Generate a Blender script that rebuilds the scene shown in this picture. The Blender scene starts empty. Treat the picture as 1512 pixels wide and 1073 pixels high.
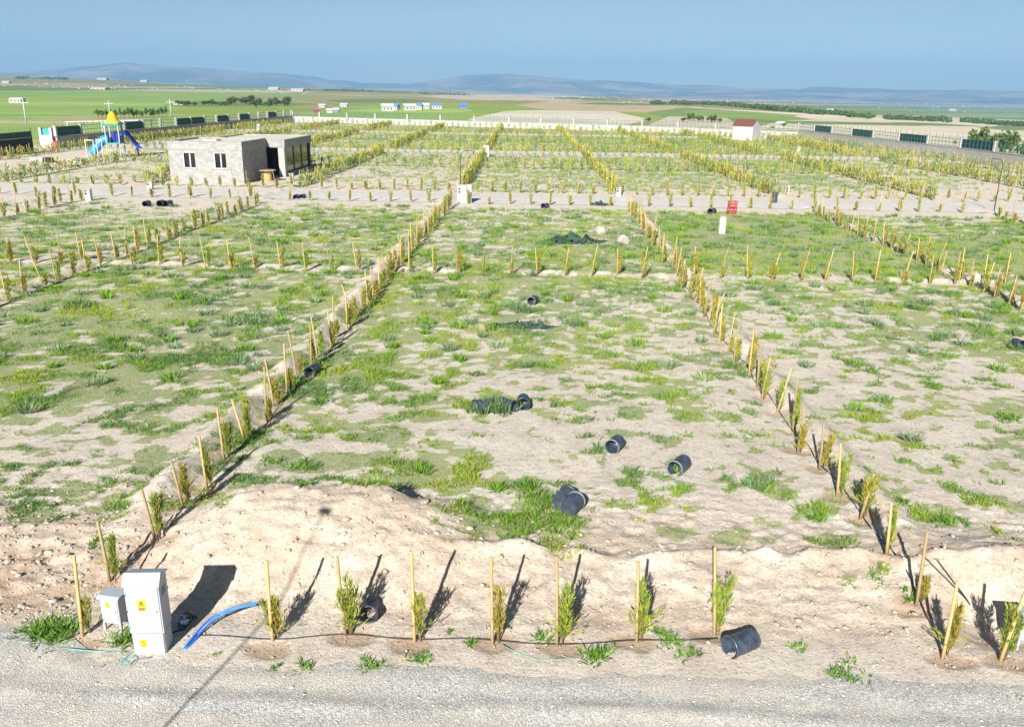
import bpy, math, random
import numpy as np
from mathutils import Vector, Matrix

random.seed(7); RS = np.random.RandomState(11)
scene = bpy.context.scene
COL = scene.collection
PI = math.pi

# ------------------------------------------------------------------ camera model
FPX, CAMH, PITCH, YAW, ROLL = 1230.0, 8.5, 18.0, 1.95, 0.86
CX, CY = 756.0, 536.5
_p, _w, _r = (math.radians(a) for a in (PITCH, YAW, ROLL))
FW = Vector((-math.sin(_w)*math.cos(_p), math.cos(_w)*math.cos(_p), -math.sin(_p)))
_R0 = Vector((math.cos(_w), math.sin(_w), 0)); _U0 = _R0.cross(FW)
RT = _R0*math.cos(_r) + _U0*math.sin(_r)
UP = _U0*math.cos(_r) - _R0*math.sin(_r)
EYE = Vector((0, 0, CAMH))

def ray(px, py):
    return FW + RT*((px-CX)/FPX) - UP*((py-CY)/FPX)
def at(px, py, z=0.0):
    d = ray(px, py); t = (z-CAMH)/d.z
    return d.x*t, d.y*t
def proj(X, Y, Z=0.0):
    v = Vector((X, Y, Z))-EYE; c = v.dot(FW)
    return CX+FPX*v.dot(RT)/c, CY-FPX*v.dot(UP)/c, FPX/c
def projn(X, Y, Z):
    Z = Z-CAMH
    c = X*FW.x+Y*FW.y+Z*FW.z
    c = np.maximum(c, 0.3)
    return (CX+FPX*(X*RT.x+Y*RT.y+Z*RT.z)/c, CY-FPX*(X*UP.x+Y*UP.y+Z*UP.z)/c)

cam_d = bpy.data.cameras.new('camera'); cam = bpy.data.objects.new('camera', cam_d); COL.objects.link(cam)
m = Matrix.Identity(4)
for i in range(3):
    m[i][0], m[i][1], m[i][2], m[i][3] = RT[i], UP[i], -FW[i], EYE[i]
cam.matrix_world = m
cam_d.sensor_width = 36.0; cam_d.lens = 36.0*FPX/1512.0
cam_d.clip_start = 0.2; cam_d.clip_end = 60000
scene.camera = cam

# ------------------------------------------------------------------ noise
def _hash(ix, iy, s):
    n = (ix.astype(np.int64)*374761393 + iy.astype(np.int64)*668265263 + s*1442695041) & 0x7fffffff
    n = ((n ^ (n >> 13))*1274126177) & 0x7fffffff
    return ((n ^ (n >> 16)) & 0xffff)/65535.0
def vnoise(x, y, s=0):
    x = np.asarray(x, float); y = np.asarray(y, float)
    ix = np.floor(x); iy = np.floor(y); fx = x-ix; fy = y-iy
    fx = fx*fx*(3-2*fx); fy = fy*fy*(3-2*fy)
    a = _hash(ix, iy, s); b = _hash(ix+1, iy, s); c = _hash(ix, iy+1, s); d = _hash(ix+1, iy+1, s)
    return (a*(1-fx)+b*fx)*(1-fy) + (c*(1-fx)+d*fx)*fy
def fbm(x, y, s=0, o=4):
    t = 0; a = .5; n = 0
    for k in range(o):
        t = t+a*vnoise(x*2**k+17.3*k, y*2**k-9.1*k, s+k); n += a; a *= .5
    return t/n
def sstep(a, b, x):
    t = np.clip((np.asarray(x, float)-a)/(b-a), 0, 1); return t*t*(3-2*t)

# ------------------------------------------------------------------ layout of the plots
LONGX = [-64.5, -50.3, -36.2, -22.0, -7.3, 6.6, 20.5, 34.5, 48.4]
def rowx(x0, y):                                  # the rows bend a touch beyond the back road
    return x0 - 0.026*np.maximum(0, np.asarray(y, float)-74)
MIDY = 40.2
ROADS = [(66.2, 73.6), (123.0, 129.5), (180.0, 186.0)]
WALL_REAR = [(-69.5, 237.0), (-45, 228.5), (-9, 217.5), (23, 206), (53.5, 185)]
WALL_RIGHT = [(53.5, 185), (56.6, 151), (59.3, 125), (61.0, 100), (61.5, 62)]
WALL_LEFT = [(-70, 121), (-70, 237)]

# coverage of the ground by weeds, read off the photograph in cells
VX = np.arange(12)*126+63.0
VY = np.array([186, 198, 212, 235, 255, 275, 290, 302, 325, 370, 418, 465, 515, 570, 630, 690, 750, 800, 835, 860], float)
VM = np.array([
 [2,3,4,4,5,5,5,5,5,5,5,5],
 [2,3,5,5,5,6,6,6,6,6,6,6],
 [2,2,5,6,6,7,7,8,8,7,8,8],
 [2,4,5,6,6,5,6,7,7,7,5,8],
 [4,4,4,4,3,5,6,6,7,6,4,5],
 [3,3,3,4,2,5,5,6,5,6,5,2],
 [1,1,1,1,1,2,2,2,2,2,2,1],
 [2,2,2,3,3,3,3,3,2,2,1,1],
 [6,5,6,7,7,5,6,6,10,11,4,5],
 [6,6,7,7,6,6,7,9,12,12,10,10],
 [7,7,7,7,7,7,7,6,5,6,7,7],
 [8,8,8,7,7,7,6,5,5,6,6,7],
 [7,8,8,6,7,5,5,5,4,5,5,5],
 [8,8,7,5,7,4,4,4,4,4,5,5],
 [6,6,6,3,6,4,2,3,2,3,4,5],
 [5,5,4,6,5,3,2,2,3,2,4,5],
 [3,3,3,2,3,3,3,2,2,3,3,2],
 [1,1,1,0,0,3,4,2,1,2,1,1],
 [0,0,0,0,0,0,1,0,0,0,0,0],
 [0,0,0,0,0,0,0,0,0,0,0,0]], float)/10.0
# single patches of weeds: photo x, y, half sizes, strength
PATCH = [(765,785,36,22,1),(825,790,40,26,1),(790,760,34,22,.9),(730,602,30,10,1),(470,690,70,14,1),(560,690,50,16,.9),
         (640,705,60,22,.9),(705,745,22,12,1),(780,718,24,14,1),(735,715,18,12,.9),(1205,760,30,14,1),(1118,712,20,12,.9),
         (1385,765,40,16,1),(1240,802,40,12,.7),(1253,860,14,6,.9),(1292,853,16,6,.9),(1010,722,26,10,.9),(1000,690,16,10,.8),
         (920,705,24,10,.8),(1078,795,30,12,.9),(1000,790,30,10,.7),(560,540,60,16,.6),(600,650,60,20,.8),(510,600,60,20,.6),
         (900,755,30,10,.6),(1490,612,36,14,1),(1460,665,40,14,.8),(140,735,60,18,.8),(50,760,40,16,.8),(230,690,40,20,.8),
         (1440,750,20,12,.6),(480,640,60,18,.7),(440,580,40,16,.7),(650,560,40,12,.6),(560,720,50,8,.9),(380,715,40,10,.8),
         (700,790,16,10,.8),(1150,780,20,8,.7),(960,745,26,8,.6)]
def cover(X, Y):
    X = np.asarray(X, float); Y = np.asarray(Y, float)
    px, py = projn(X, Y, .20*sstep(12.5, 14, Y)*(1-sstep(15, 28, Y)*.85))
    pn = (fbm(X*2.6, Y*2.6, 201, 3)-.5)*2.6
    fx = np.clip((px-VX[0])/126.0, 0, 10.999); ix = fx.astype(int); fx = fx-ix
    fy = np.interp(py, VY, np.arange(len(VY))); iy = np.clip(fy.astype(int), 0, len(VY)-2); fy = fy-iy
    d = (VM[iy, ix]*(1-fx)+VM[iy, ix+1]*fx)*(1-fy)+(VM[iy+1, ix]*(1-fx)+VM[iy+1, ix+1]*fx)*fy
    for (a, b, c, e, s) in PATCH:
        q = ((px-a)/c)**2+((py-b)/e)**2+pn
        d = np.maximum(d, s*np.clip(1.6-q, 0, 1))
    d = np.clip(d*np.interp(py, [300, 420, 560], [1.30, 1.24, 1.14]), 0, 1.1); d = np.where(Y < 11.6, 0, d)
    d = np.where((Y > 12.1) & (Y < 13.0), d*.3, d)
    # bare strips along the planting rows and the roads
    for x0 in LONGX:
        u = X-rowx(x0, Y)
        sd_ = -.62 if x0 < 0 else .62
        d = d*(1-.9*np.exp(-((u-sd_)/.42)**2)*(.4+.6*vnoise(Y*.5, u*0+x0, 5)))
    d = d*(1-.6*np.exp(-((Y-MIDY-.4)/.5)**2))
    for a, b in ROADS:
        d = d*(1-sstep(a-2.5, a-.8, Y)*(1-sstep(b+.8, b+2.2, Y)))
    d = d*np.where((np.abs(X+30.5) < 5.5) & (Y > 77) & (Y < 96), 0, 1)
    return d
def veg(X, Y):
    d = cover(X, Y)
    n = .22*fbm(X*.55, Y*.55, 31, 3)+.30*fbm(X*1.5, Y*1.9, 37, 3)+.48*fbm(X*2.6, Y*3.6, 57, 3)
    n = np.clip((n-.5)*3.6+.5, 0, 1)
    return sstep(-.06, .16, d*1.0-n)*np.clip(d*6, 0, 1)

MOUND = True
def gh(X, Y):
    X = np.asarray(X, float); Y = np.asarray(Y, float)
    near = 1-sstep(70, 110, Y)
    z = .10*(fbm(X*.35, Y*.35, 3, 3)-.5)*near*sstep(11.4, 14, Y)
    # bank of dug-out soil behind the front row
    lip = 13.75+.9*(fbm(X*.55, X*0+4, 9, 3)-.5)+.12*np.abs(X-2)*.3
    rise = sstep(11.9, 1, 0)*0+sstep(0, 1, (Y-12.0)/np.maximum(.6, lip-12.0))
    side = sstep(-60, -40, X)
    b = .27*rise*(1-sstep(16, 30, Y)*.85)*side
    b = b+.10*np.exp(-((Y-lip)/.16)**2)*vnoise(X*2.3, Y*.6, 21)*side*2.0*sstep(-1.9, -.9, X) \
        + .10*np.exp(-((Y-lip)/.16)**2)*vnoise(X*2.3, Y*.6, 21)*side*(1-sstep(-9, -7.5, X))
    rough = np.exp(-((Y-13.2)/1.1)**2)
    b = b+rough*side*(.15*(fbm(X*1.0, Y*1.6, 40, 4)-.5)+.06*(fbm(X*5, Y*5, 44, 3)-.5))
    heapR = np.exp(-(((X-8.6)/1.7)**2+((Y-13.9)/.9)**2))*.35
    trench = np.exp(-(((X-7.75)/.55)**2+((Y-12.7)/.7)**2))*.35
    leftrough = sstep(-7.8, -8.6, X)*0+(1-sstep(-8.6, -7.8, X))*np.exp(-((Y-13)/1.0)**2)*.22*(fbm(X*3.5, Y*3.5, 61, 3)-.4)
    z = z+b+heapR-trench+leftrough
    # big heap left
    u = (X+4.1)/2.75
    hp = np.exp(-np.abs(u)**3.2)*sstep(11.7, 14.9, Y)*(1-sstep(14.95, 15.9, Y+.12*np.abs(u)+.5*(vnoise(X*1.2, Y*.2, 8)-.5)))
    z = z+hp*(.74+.26*(fbm(X*.9, Y*.9, 12, 3)-.5))+hp*.12*(fbm(X*4.5, Y*4.5, 15, 3)-.5)
    # earth thrown up along the long rows, and a shallow watering channel
    for x0 in LONGX[2:8]:
        uu = X-rowx(x0, Y)
        s = -1 if x0 < 0 else 1
        act = sstep(13.5, 16, Y)*near
        z = z+act*(.30*np.exp(-((uu-s*.66)/.34)**2)*(.35+.9*vnoise(Y*1.1, uu*0+x0, 71))-.06*np.exp(-((uu)/.25)**2))
    z = z+near*.17*np.exp(-((Y-MIDY-.55)/.35)**2)*sstep(.3, .8, vnoise(X*.8, X*0, 75))
    z = z+.02*(fbm(X*5, Y*5, 90, 3)-.5)*(1-sstep(30, 60, Y))
    # road level
    z = np.where(Y < 12.0, z*sstep(11.2, 12.0, Y), z)
    z = z-.03*(1-sstep(9.9, 11.0, Y))
    crumb = side*sstep(11.6, 12.4, Y)*(1-sstep(15.0, 17.5, Y))
    cr = fbm(X*4.2+3, Y*4.2, 141, 3); rg = 1-np.abs(fbm(X*2.6+9, Y*3.4, 171, 4)-.5)*2
    z = z+crumb*(.07*(np.clip(rg, .55, 1)-.8)+.06*np.abs(cr-.5)*2-.02+.025*(fbm(X*8, Y*8, 151, 2)-.5)+.10*np.clip(fbm(X*1.7, Y*2.6, 161, 3)-.55, 0, 1))
    return z
def gz(x, y):
    return float(gh(np.array([x]), np.array([y]))[0])

def atg(px, py):
    z = 0
    for _ in range(4): z = .5*z+.5*gz(*at(px, py, z))
    return at(px, py, z)

# ------------------------------------------------------------------ far terrain, z above the plots by direction and distance
TD = np.log(np.array([60, 130, 200, 300, 500, 800, 1300, 2200, 3500, 5000, 8000, 14000], float))
TC = np.array([-200, 0, 400, 756, 1100, 1512, 1800], float)
TZ = np.array([
 [0, 0, 0, 0, 0, .5, 4, 18, 36, 40, 25, 0],
 [0, 0, 0, 0, 0, .5, 5, 18, 36, 42, 25, 0],
 [0, 0, 0, 0, -.5, -1, .4, 8.5, 16.5, 10, 0, 0],
 [0, 0, 0, 0, -.3, -.5, -.3, 1, 2, -12, -18, -20],
 [0, 0, -.3, -.8, -.6, -1.4, -3, -7.5, -11, -14, -17, -20],
 [0, -.5, -2.2, -4.2, -8, -12.6, -18.7, -28, -34, -37, -31, -22],
 [0, -.5, -2.2, -4.2, -8, -12.6, -18.7, -28, -34, -37, -31, -22]], float)
_pxs = np.linspace(-700, 2200, 600)
_azs = np.array([math.atan2(ray(p, 137).x, ray(p, 137).y) for p in _pxs])
def terr(X, Y):
    X = np.asarray(X, float); Y = np.asarray(Y, float)
    az = np.arctan2(X, Y); d = np.hypot(X, Y)
    px = np.interp(az, _azs, _pxs)
    fc = np.interp(px, TC, np.arange(len(TC))); ic = np.clip(fc.astype(int), 0, len(TC)-2); fc = fc-ic
    fc = fc*fc*(3-2*fc)
    fd = np.interp(np.log(np.maximum(d, 61)), TD, np.arange(len(TD))); i = np.clip(fd.astype(int), 0, len(TD)-2); fd = fd-i
    fd = fd*fd*(3-2*fd)*.5+fd*.5
    z = (TZ[ic, i]*(1-fd)+TZ[ic, i+1]*fd)*(1-fc)+(TZ[ic+1, i]*(1-fd)+TZ[ic+1, i+1]*fd)*fc
    z = z+(fbm(X*.006, Y*.006, 5, 3)-.5)*np.clip((d-260)/600, 0, 1)*3.0
    return z, px, d
def tz(x, y):
    return float(terr(np.array([x]), np.array([y]))[0][0])
_dd = np.exp(np.linspace(math.log(90), math.log(13000), 3000))
def tat(px, py):                                  # where a sight line meets the terrain
    r = ray(px, py); h = math.hypot(r.x, r.y); ux, uy = r.x/h, r.y/h
    zz = CAMH+_dd*r.z/h
    t = terr(ux*_dd, uy*_dd)[0]
    k = np.nonzero(zz <= t)[0]
    k = k[0] if len(k) else int(np.argmin(zz-t))
    return ux*_dd[k], uy*_dd[k], float(t[k])

# ------------------------------------------------------------------ materials
def _nodes(name):
    mt = bpy.data.materials.new(name); mt.use_nodes = True
    nt = mt.node_tree; b = nt.nodes['Principled BSDF']
    return mt, nt, b
def ramp(nt, fac, stops):
    r = nt.nodes.new('ShaderNodeValToRGB')
    while len(r.color_ramp.elements) < len(stops): r.color_ramp.elements.new(.5)
    for e, (p, c) in zip(r.color_ramp.elements, stops):
        e.position = p; e.color = (*c, 1) if len(c) == 3 else c
    nt.links.new(fac, r.inputs[0]); return r.outputs[0]
def noise(nt, scale, detail=4, rough=.6, vec=None, dist=0):
    n = nt.nodes.new('ShaderNodeTexNoise'); n.inputs['Scale'].default_value = scale
    n.inputs['Detail'].default_value = detail; n.inputs['Roughness'].default_value = rough; n.inputs['Distortion'].default_value = dist
    if vec: nt.links.new(vec, n.inputs['Vector'])
    return n.outputs['Fac']
def mix(nt, fac, a, b, mode='MIX'):
    n = nt.nodes.new('ShaderNodeMix'); n.data_type = 'RGBA'; n.blend_type = mode
    for s, v in ((n.inputs[0], fac), (n.inputs[6], a), (n.inputs[7], b)):
        if hasattr(v, 'is_linked'): nt.links.new(v, s)
        elif isinstance(v, (int, float)): s.default_value = v
        else: s.default_value = (*v, 1)
    return n.outputs[2]
def math_(nt, op, a, b=0.0, clamp=False):
    n = nt.nodes.new('ShaderNodeMath'); n.operation = op; n.use_clamp = clamp
    for s, v in zip(n.inputs, (a, b)):
        if hasattr(v, 'is_linked'): nt.links.new(v, s)
        else: s.default_value = v
    return n.outputs[0]
def bump(nt, b, h, strength=.5, dist=.02):
    n = nt.nodes.new('ShaderNodeBump'); n.inputs['Strength'].default_value = strength; n.inputs['Distance'].default_value = dist
    nt.links.new(h, n.inputs['Height']); nt.links.new(n.outputs[0], b.inputs['Normal'])
def coord(nt, which='Object'):
    return nt.nodes.new('ShaderNodeTexCoord').outputs[which]
def attr(nt, name, out='Fac'):
    n = nt.nodes.new('ShaderNodeAttribute'); n.attribute_name = name; return n.outputs[out]
def geo_pos(nt):
    return nt.nodes.new('ShaderNodeNewGeometry').outputs['Position']

def simple(name, c, rough=.6, var=.12, scale=6, metal=0, bmp=0, spec=.4):
    mt, nt, b = _nodes(name)
    n = noise(nt, scale, 5, .65, coord(nt))
    lo = tuple(x*(1-var) for x in c); hi = tuple(min(1, x*(1+var)) for x in c)
    nt.links.new(ramp(nt, n, [(.3, lo), (.7, hi)]), b.inputs['Base Color'])
    b.inputs['Roughness'].default_value = rough; b.inputs['Metallic'].default_value = metal
    b.inputs['Specular IOR Level'].default_value = spec
    if bmp: bump(nt, b, n, .4, bmp)
    return mt
def leafmat(name, rough=.65, gain=1.0):
    mt, nt, b = _nodes(name)
    c = attr(nt, 'col', 'Color')
    nt.links.new(mix(nt, 1.0, c, (gain, gain, gain), 'MULTIPLY'), b.inputs['Base Color'])
    b.inputs['Roughness'].default_value = rough; b.inputs['Specular IOR Level'].default_value = .2
    tr = nt.nodes.new('ShaderNodeBsdfTranslucent'); nt.links.new(c, tr.inputs['Color'])
    ms = nt.nodes.new('ShaderNodeMixShader'); ms.inputs[0].default_value = .25
    nt.links.new(b.outputs[0], ms.inputs[1]); nt.links.new(tr.outputs[0], ms.inputs[2])
    nt.links.new(ms.outputs[0], nt.nodes['Material Output'].inputs['Surface'])
    return mt

def ground_mat():
    mt, nt, b = _nodes('plot_soil'); P = geo_pos(nt)
    big = noise(nt, .18, 4, .6, P); mid = noise(nt, 1.3, 6, .65, P); fine = noise(nt, 14, 6, .75, P); grit = noise(nt, 55, 3, .7, P)
    sand = ramp(nt, mid, [(.28, (.485, .415, .35)), (.5, (.62, .555, .485)), (.72, (.68, .625, .555))])
    sand = mix(nt, math_(nt, 'MULTIPLY', big, .4), sand, (.64, .58, .505))
    sp = ramp(nt, fine, [(.30, (.40, .36, .31)), (.47, (1, 1, 1)), (.75, (1.08, 1.07, 1.05))])
    sand = mix(nt, .9, sand, sp, 'MULTIPLY'); mo = ramp(nt, noise(nt, 4.2, 6, .7, P), [(.33, (.66, .63, .56)), (.5, (1, 1, 1))]); sand = mix(nt, .6, sand, mo, 'MULTIPLY')
    gp = ramp(nt, grit, [(.32, (.62, .58, .53)), (.5, (1, 1, 1))])
    sand = mix(nt, .5, sand, gp, 'MULTIPLY')
    damp = attr(nt, 'damp')
    sand = mix(nt, damp, sand, (.35, .225, .135))
    v = attr(nt, 'veg')
    n2 = noise(nt, 8, 5, .75, P); n3 = noise(nt, 38, 3, .75, P)
    n1 = noise(nt, 2.4, 5, .7, P)
    nn = math_(nt, 'ADD', math_(nt, 'ADD', math_(nt, 'MULTIPLY', n2, .35), math_(nt, 'MULTIPLY', n3, .2)), math_(nt, 'MULTIPLY', n1, .45))
    k = math_(nt, 'SUBTRACT', math_(nt, 'MULTIPLY', v, .50), math_(nt, 'SUBTRACT', nn, .22))
    k = math_(nt, 'MULTIPLY', k, 9.0, True)
    hue = noise(nt, .55, 4, .6, P)
    gr = ramp(nt, hue, [(.3, (.15, .23, .06)), (.5, (.20, .28, .05)), (.72, (.28, .30, .08))])
    gr2 = ramp(nt, noise(nt, 20, 4, .75, P), [(.34, (.38, .40, .36)), (.56, (1.1, 1.1, 1.05))])
    gr = mix(nt, .9, gr, gr2, 'MULTIPLY')
    col = mix(nt, math_(nt, 'MULTIPLY', k, .60), sand, gr)
    nt.links.new(col, b.inputs['Base Color'])
    b.inputs['Roughness'].default_value = .95; b.inputs['Specular IOR Level'].default_value = .1
    h = math_(nt, 'ADD', math_(nt, 'MULTIPLY', fine, .7), math_(nt, 'MULTIPLY', mid, 1.2))
    h = math_(nt, 'ADD', h, math_(nt, 'MULTIPLY', grit, .25))
    bump(nt, b, h, .9, .055)
    return mt
def gravel_mat(name, gain):
    mt, nt, b = _nodes(name); P = geo_pos(nt)
    vo = nt.nodes.new('ShaderNodeTexVoronoi'); vo.inputs['Scale'].default_value = 40; nt.links.new(P, vo.inputs['Vector'])
    vo2 = nt.nodes.new('ShaderNodeTexVoronoi'); vo2.inputs['Scale'].default_value = 90; nt.links.new(P, vo2.inputs['Vector'])
    g = nt.nodes.new('ShaderNodeSeparateColor'); nt.links.new(vo.outputs['Color'], g.inputs[0])
    base = ramp(nt, g.outputs[0], [(.05, (.32, .315, .305)), (.4, (.45, .445, .425)), (.8, (.53, .52, .50)), (1, (.62, .61, .59))])
    mp = nt.nodes.new('ShaderNodeMapping'); nt.links.new(P, mp.inputs[0]); mp.inputs['Scale'].default_value = (.22, 1.3, 1)
    strip = noise(nt, 1.0, 5, .6, mp.outputs[0])
    base = mix(nt, ramp(nt, strip, [(.47, (0, 0, 0)), (.62, (.7, .7, .7))]), base, (.54, .49, .43))
    dk = ramp(nt, vo.outputs['Distance'], [(.25, (1, 1, 1)), (.62, (.55, .54, .52))])
    base = mix(nt, .7, base, dk, 'MULTIPLY')
    dk2 = ramp(nt, noise(nt, 2.2, 5, .7, P), [(.3, (.80, .80, .81)), (.55, (1, 1, 1))])
    base = mix(nt, .8, base, dk2, 'MULTIPLY')
    nt.links.new(mix(nt, 1, base, (gain, gain, gain), 'MULTIPLY'), b.inputs['Base Color']); b.inputs['Roughness'].default_value = .95; b.inputs['Specular IOR Level'].default_value = .1
    h = math_(nt, 'SUBTRACT', math_(nt, 'MULTIPLY', noise(nt, 6, 6, .75, P), .8), math_(nt, 'ADD', math_(nt, 'MULTIPLY', vo.outputs['Distance'], .5), math_(nt, 'MULTIPLY', vo2.outputs['Distance'], .35)))
    bump(nt, b, h, .6, .025)
    return mt
def field_mat():
    mt, nt, b = _nodes('field_crops'); P = geo_pos(nt)
    c = attr(nt, 'col', 'Color')
    n = noise(nt, .02, 6, .65, P); n2 = noise(nt, .2, 5, .7, P)
    t = ramp(nt, n, [(.3, (.86, .88, .82)), (.7, (1.1, 1.08, 1.1))]); t2 = ramp(nt, n2, [(.3, (.82, .82, .78)), (.65, (1.08, 1.08, 1.08))])
    nt.links.new(mix(nt, .8, mix(nt, 1, c, t, 'MULTIPLY'), t2, 'MULTIPLY'), b.inputs['Base Color'])
    b.inputs['Roughness'].default_value = 1; b.inputs['Specular IOR Level'].default_value = 0
    return mt
def hill_mat():
    mt, nt, b = _nodes('scrub_hills'); P = geo_pos(nt)
    n = noise(nt, .0011, 6, .62, P); n2 = noise(nt, .004, 5, .65, P)
    c = ramp(nt, n, [(.40, (.06, .085, .045)), (.50, (.17, .165, .10)), (.60, (.40, .33, .24))])
    c = mix(nt, ramp(nt, n2, [(.56, (0, 0, 0)), (.66, (.8, .8, .8))]), c, (.45, .38, .29))
    nt.links.new(c, b.inputs['Base Color']); b.inputs['Roughness'].default_value = 1; b.inputs['Specular IOR Level'].default_value = 0
    return mt
def block_mat():
    mt, nt, b = _nodes('pumice_block'); uv = coord(nt, 'UV')
    br = nt.nodes.new('ShaderNodeTexBrick'); nt.links.new(uv, br.inputs['Vector'])
    br.inputs['Scale'].default_value = 1; br.inputs['Brick Width'].default_value = .40; br.inputs['Row Height'].default_value = .20
    br.inputs['Mortar Size'].default_value = .012; br.inputs['Mortar Smooth'].default_value = .3; br.inputs['Bias'].default_value = 0
    br.inputs['Color1'].default_value = (.28, .275, .27, 1); br.inputs['Color2'].default_value = (.385, .38, .37, 1); br.inputs['Mortar'].default_value = (.20, .195, .19, 1)
    n = noise(nt, 3, 6, .7, coord(nt))
    nt.links.new(mix(nt, .8, br.outputs['Color'], ramp(nt, n, [(.3, (.75, .74, .72)), (.7, (1.1, 1.1, 1.1))]), 'MULTIPLY'), b.inputs['Base Color'])
    b.inputs['Roughness'].default_value = .95; b.inputs['Specular IOR Level'].default_value = .1
    bump(nt, b, br.outputs['Fac'], -.5, .01)
    return mt
def wood_mat(name, a, c):
    mt, nt, b = _nodes(name)
    mp = nt.nodes.new('ShaderNodeMapping'); nt.links.new(coord(nt), mp.inputs[0]); mp.inputs['Scale'].default_value = (30, 30, 2.5)
    n = noise(nt, 1, 5, .6, mp.outputs[0])
    oi = nt.nodes.new('ShaderNodeObjectInfo')
    tint = ramp(nt, oi.outputs['Random'], [(0, (.62, .66, .78)), (.35, (.88, .88, .88)), (1, (1.15, 1.12, 1.05))])
    nt.links.new(mix(nt, 1, ramp(nt, n, [(.3, a), (.65, c)]), tint, 'MULTIPLY'), b.inputs['Base Color'])
    b.inputs['Roughness'].default_value = .75; b.inputs['Specular IOR Level'].default_value = .2
    return mt
M = dict(
 soil=ground_mat(), gravel=gravel_mat('crushed_gravel', 1.22), palegravel=gravel_mat('pale_gravel', 1.45), field=field_mat(), hill=hill_mat(), block=block_mat(),
 stake=wood_mat('peeled_wood', (.36, .255, .115), (.50, .375, .19)),
 board=wood_mat('plywood', (.42, .26, .12), (.60, .40, .20)),
 leaf=leafmat('foliage'), grass=leafmat('weed_leaf'),
 stem=simple('bark', (.16, .10, .055), .9, .25, 20),
 stone=simple('stone', (.50, .46, .41), .95, .25, 9, bmp=.01), clod=simple('soil_clod', (.40, .34, .28), .95, .2, 9, bmp=.01),
 rock=simple('pale_rock', (.36, .33, .29), .9, .14, 3, bmp=.03),
 steel=simple('grey_painted_steel', (.36, .385, .42), .42, .04, 3), steel_dark=simple('steel_roof', (.33, .38, .44), .45, .05, 3),
 seam=simple('door_seam', (.30, .31, .33), .6, .05, 3), chrome=simple('lock_metal', (.45, .46, .48), .3, .05, 5, .8),
 yellow=simple('sign_yellow', (.60, .42, .015), .5, .03, 5), black=simple('sign_black', (.02, .02, .02), .5, .1, 5),
 plastic=simple('black_plastic', (.040, .052, .078), .36, .55, 7, spec=.55), dusty=simple('dusty_plastic', (.16, .18, .21), .6, .35, 8),
 inner=simple('pot_lining', (.20, .19, .17), .8, .3, 6),
 hose=simple('black_hose', (.03, .03, .032), .5, .2, 8), bluepipe=simple('blue_pipe', (.02, .16, .62), .35, .12, 6),
 bluepipe_cut=simple('blue_pipe_end', (.02, .05, .18), .5, .1, 6),
 teal=simple('teal_rope', (.13, .33, .31), .7, .15, 9), rust=simple('rusty_rod', (.20, .12, .085), .8, .3, 12),
 bag=simple('blue_plastic_bag', (.12, .42, .62), .3, .8, 14, spec=.6),
 white=simple('white_paint', (.40, .405, .41), .5, .05, 2), offwhite=simple('weathered_white', (.42, .41, .39), .8, .12, 2),
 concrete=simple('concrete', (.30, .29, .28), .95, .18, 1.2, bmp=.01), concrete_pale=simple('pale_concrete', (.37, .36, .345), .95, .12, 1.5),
 roofscreed=simple('roof_screed', (.52, .49, .45), .95, .08, 1.0),
 green_panel=simple('dark_green_mesh', (.012, .06, .055), .7, .3, 3), green_bar=simple('green_bar', (.05, .16, .13), .6, .2, 3),
 navy_panel=simple('navy_mesh', (.01, .03, .06), .7, .3, 3), black_panel=simple('black_mesh', (.012, .016, .016), .7, .3, 3),
 glass=simple('dark_glass', (.012, .014, .018), .08, .3, 2, spec=.7), dark=simple('dark_room', (.03, .028, .026), .95, .2, 2),
 brown=simple('brown_frame', (.05, .03, .022), .6, .2, 4),
 lamp=simple('lamp_post_paint', (.05, .055, .05), .6, .2, 6), red=simple('red_plastic', (.36, .06, .07), .45, .12, 5), redroof=simple('red_roof', (.15, .055, .05), .6, .15, 3),
 tube=simple('light_blue_plastic', (.02, .27, .68), .35, .12, 3), slide=simple('dark_blue_plastic', (.012, .04, .25), .35, .12, 3),
 cone=simple('yellow_plastic', (.62, .40, .01), .4, .06, 3), tealp=simple('teal_plastic', (.03, .30, .30), .5, .1, 3),
 net=simple('green_netting', (.025, .06, .045), .8, .4, 6), roofgrey=simple('tin_roof', (.48, .48, .48), .5, .1, 2), roofblue=simple('blue_roof', (.10, .20, .42), .6, .15, 2),
 wallw=simple('white_wall', (.40, .40, .40), .9, .06, 1), wallr=simple('red_wall', (.26, .11, .10), .9, .12, 1), wallt=simple('tan_wall', (.52, .42, .33), .9, .1, 1),
 darkwin=simple('window_dark', (.03, .035, .045), .25, .2, 2), slab=simple('grey_slab', (.40, .40, .40), .95, .15, 2),
)
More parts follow.
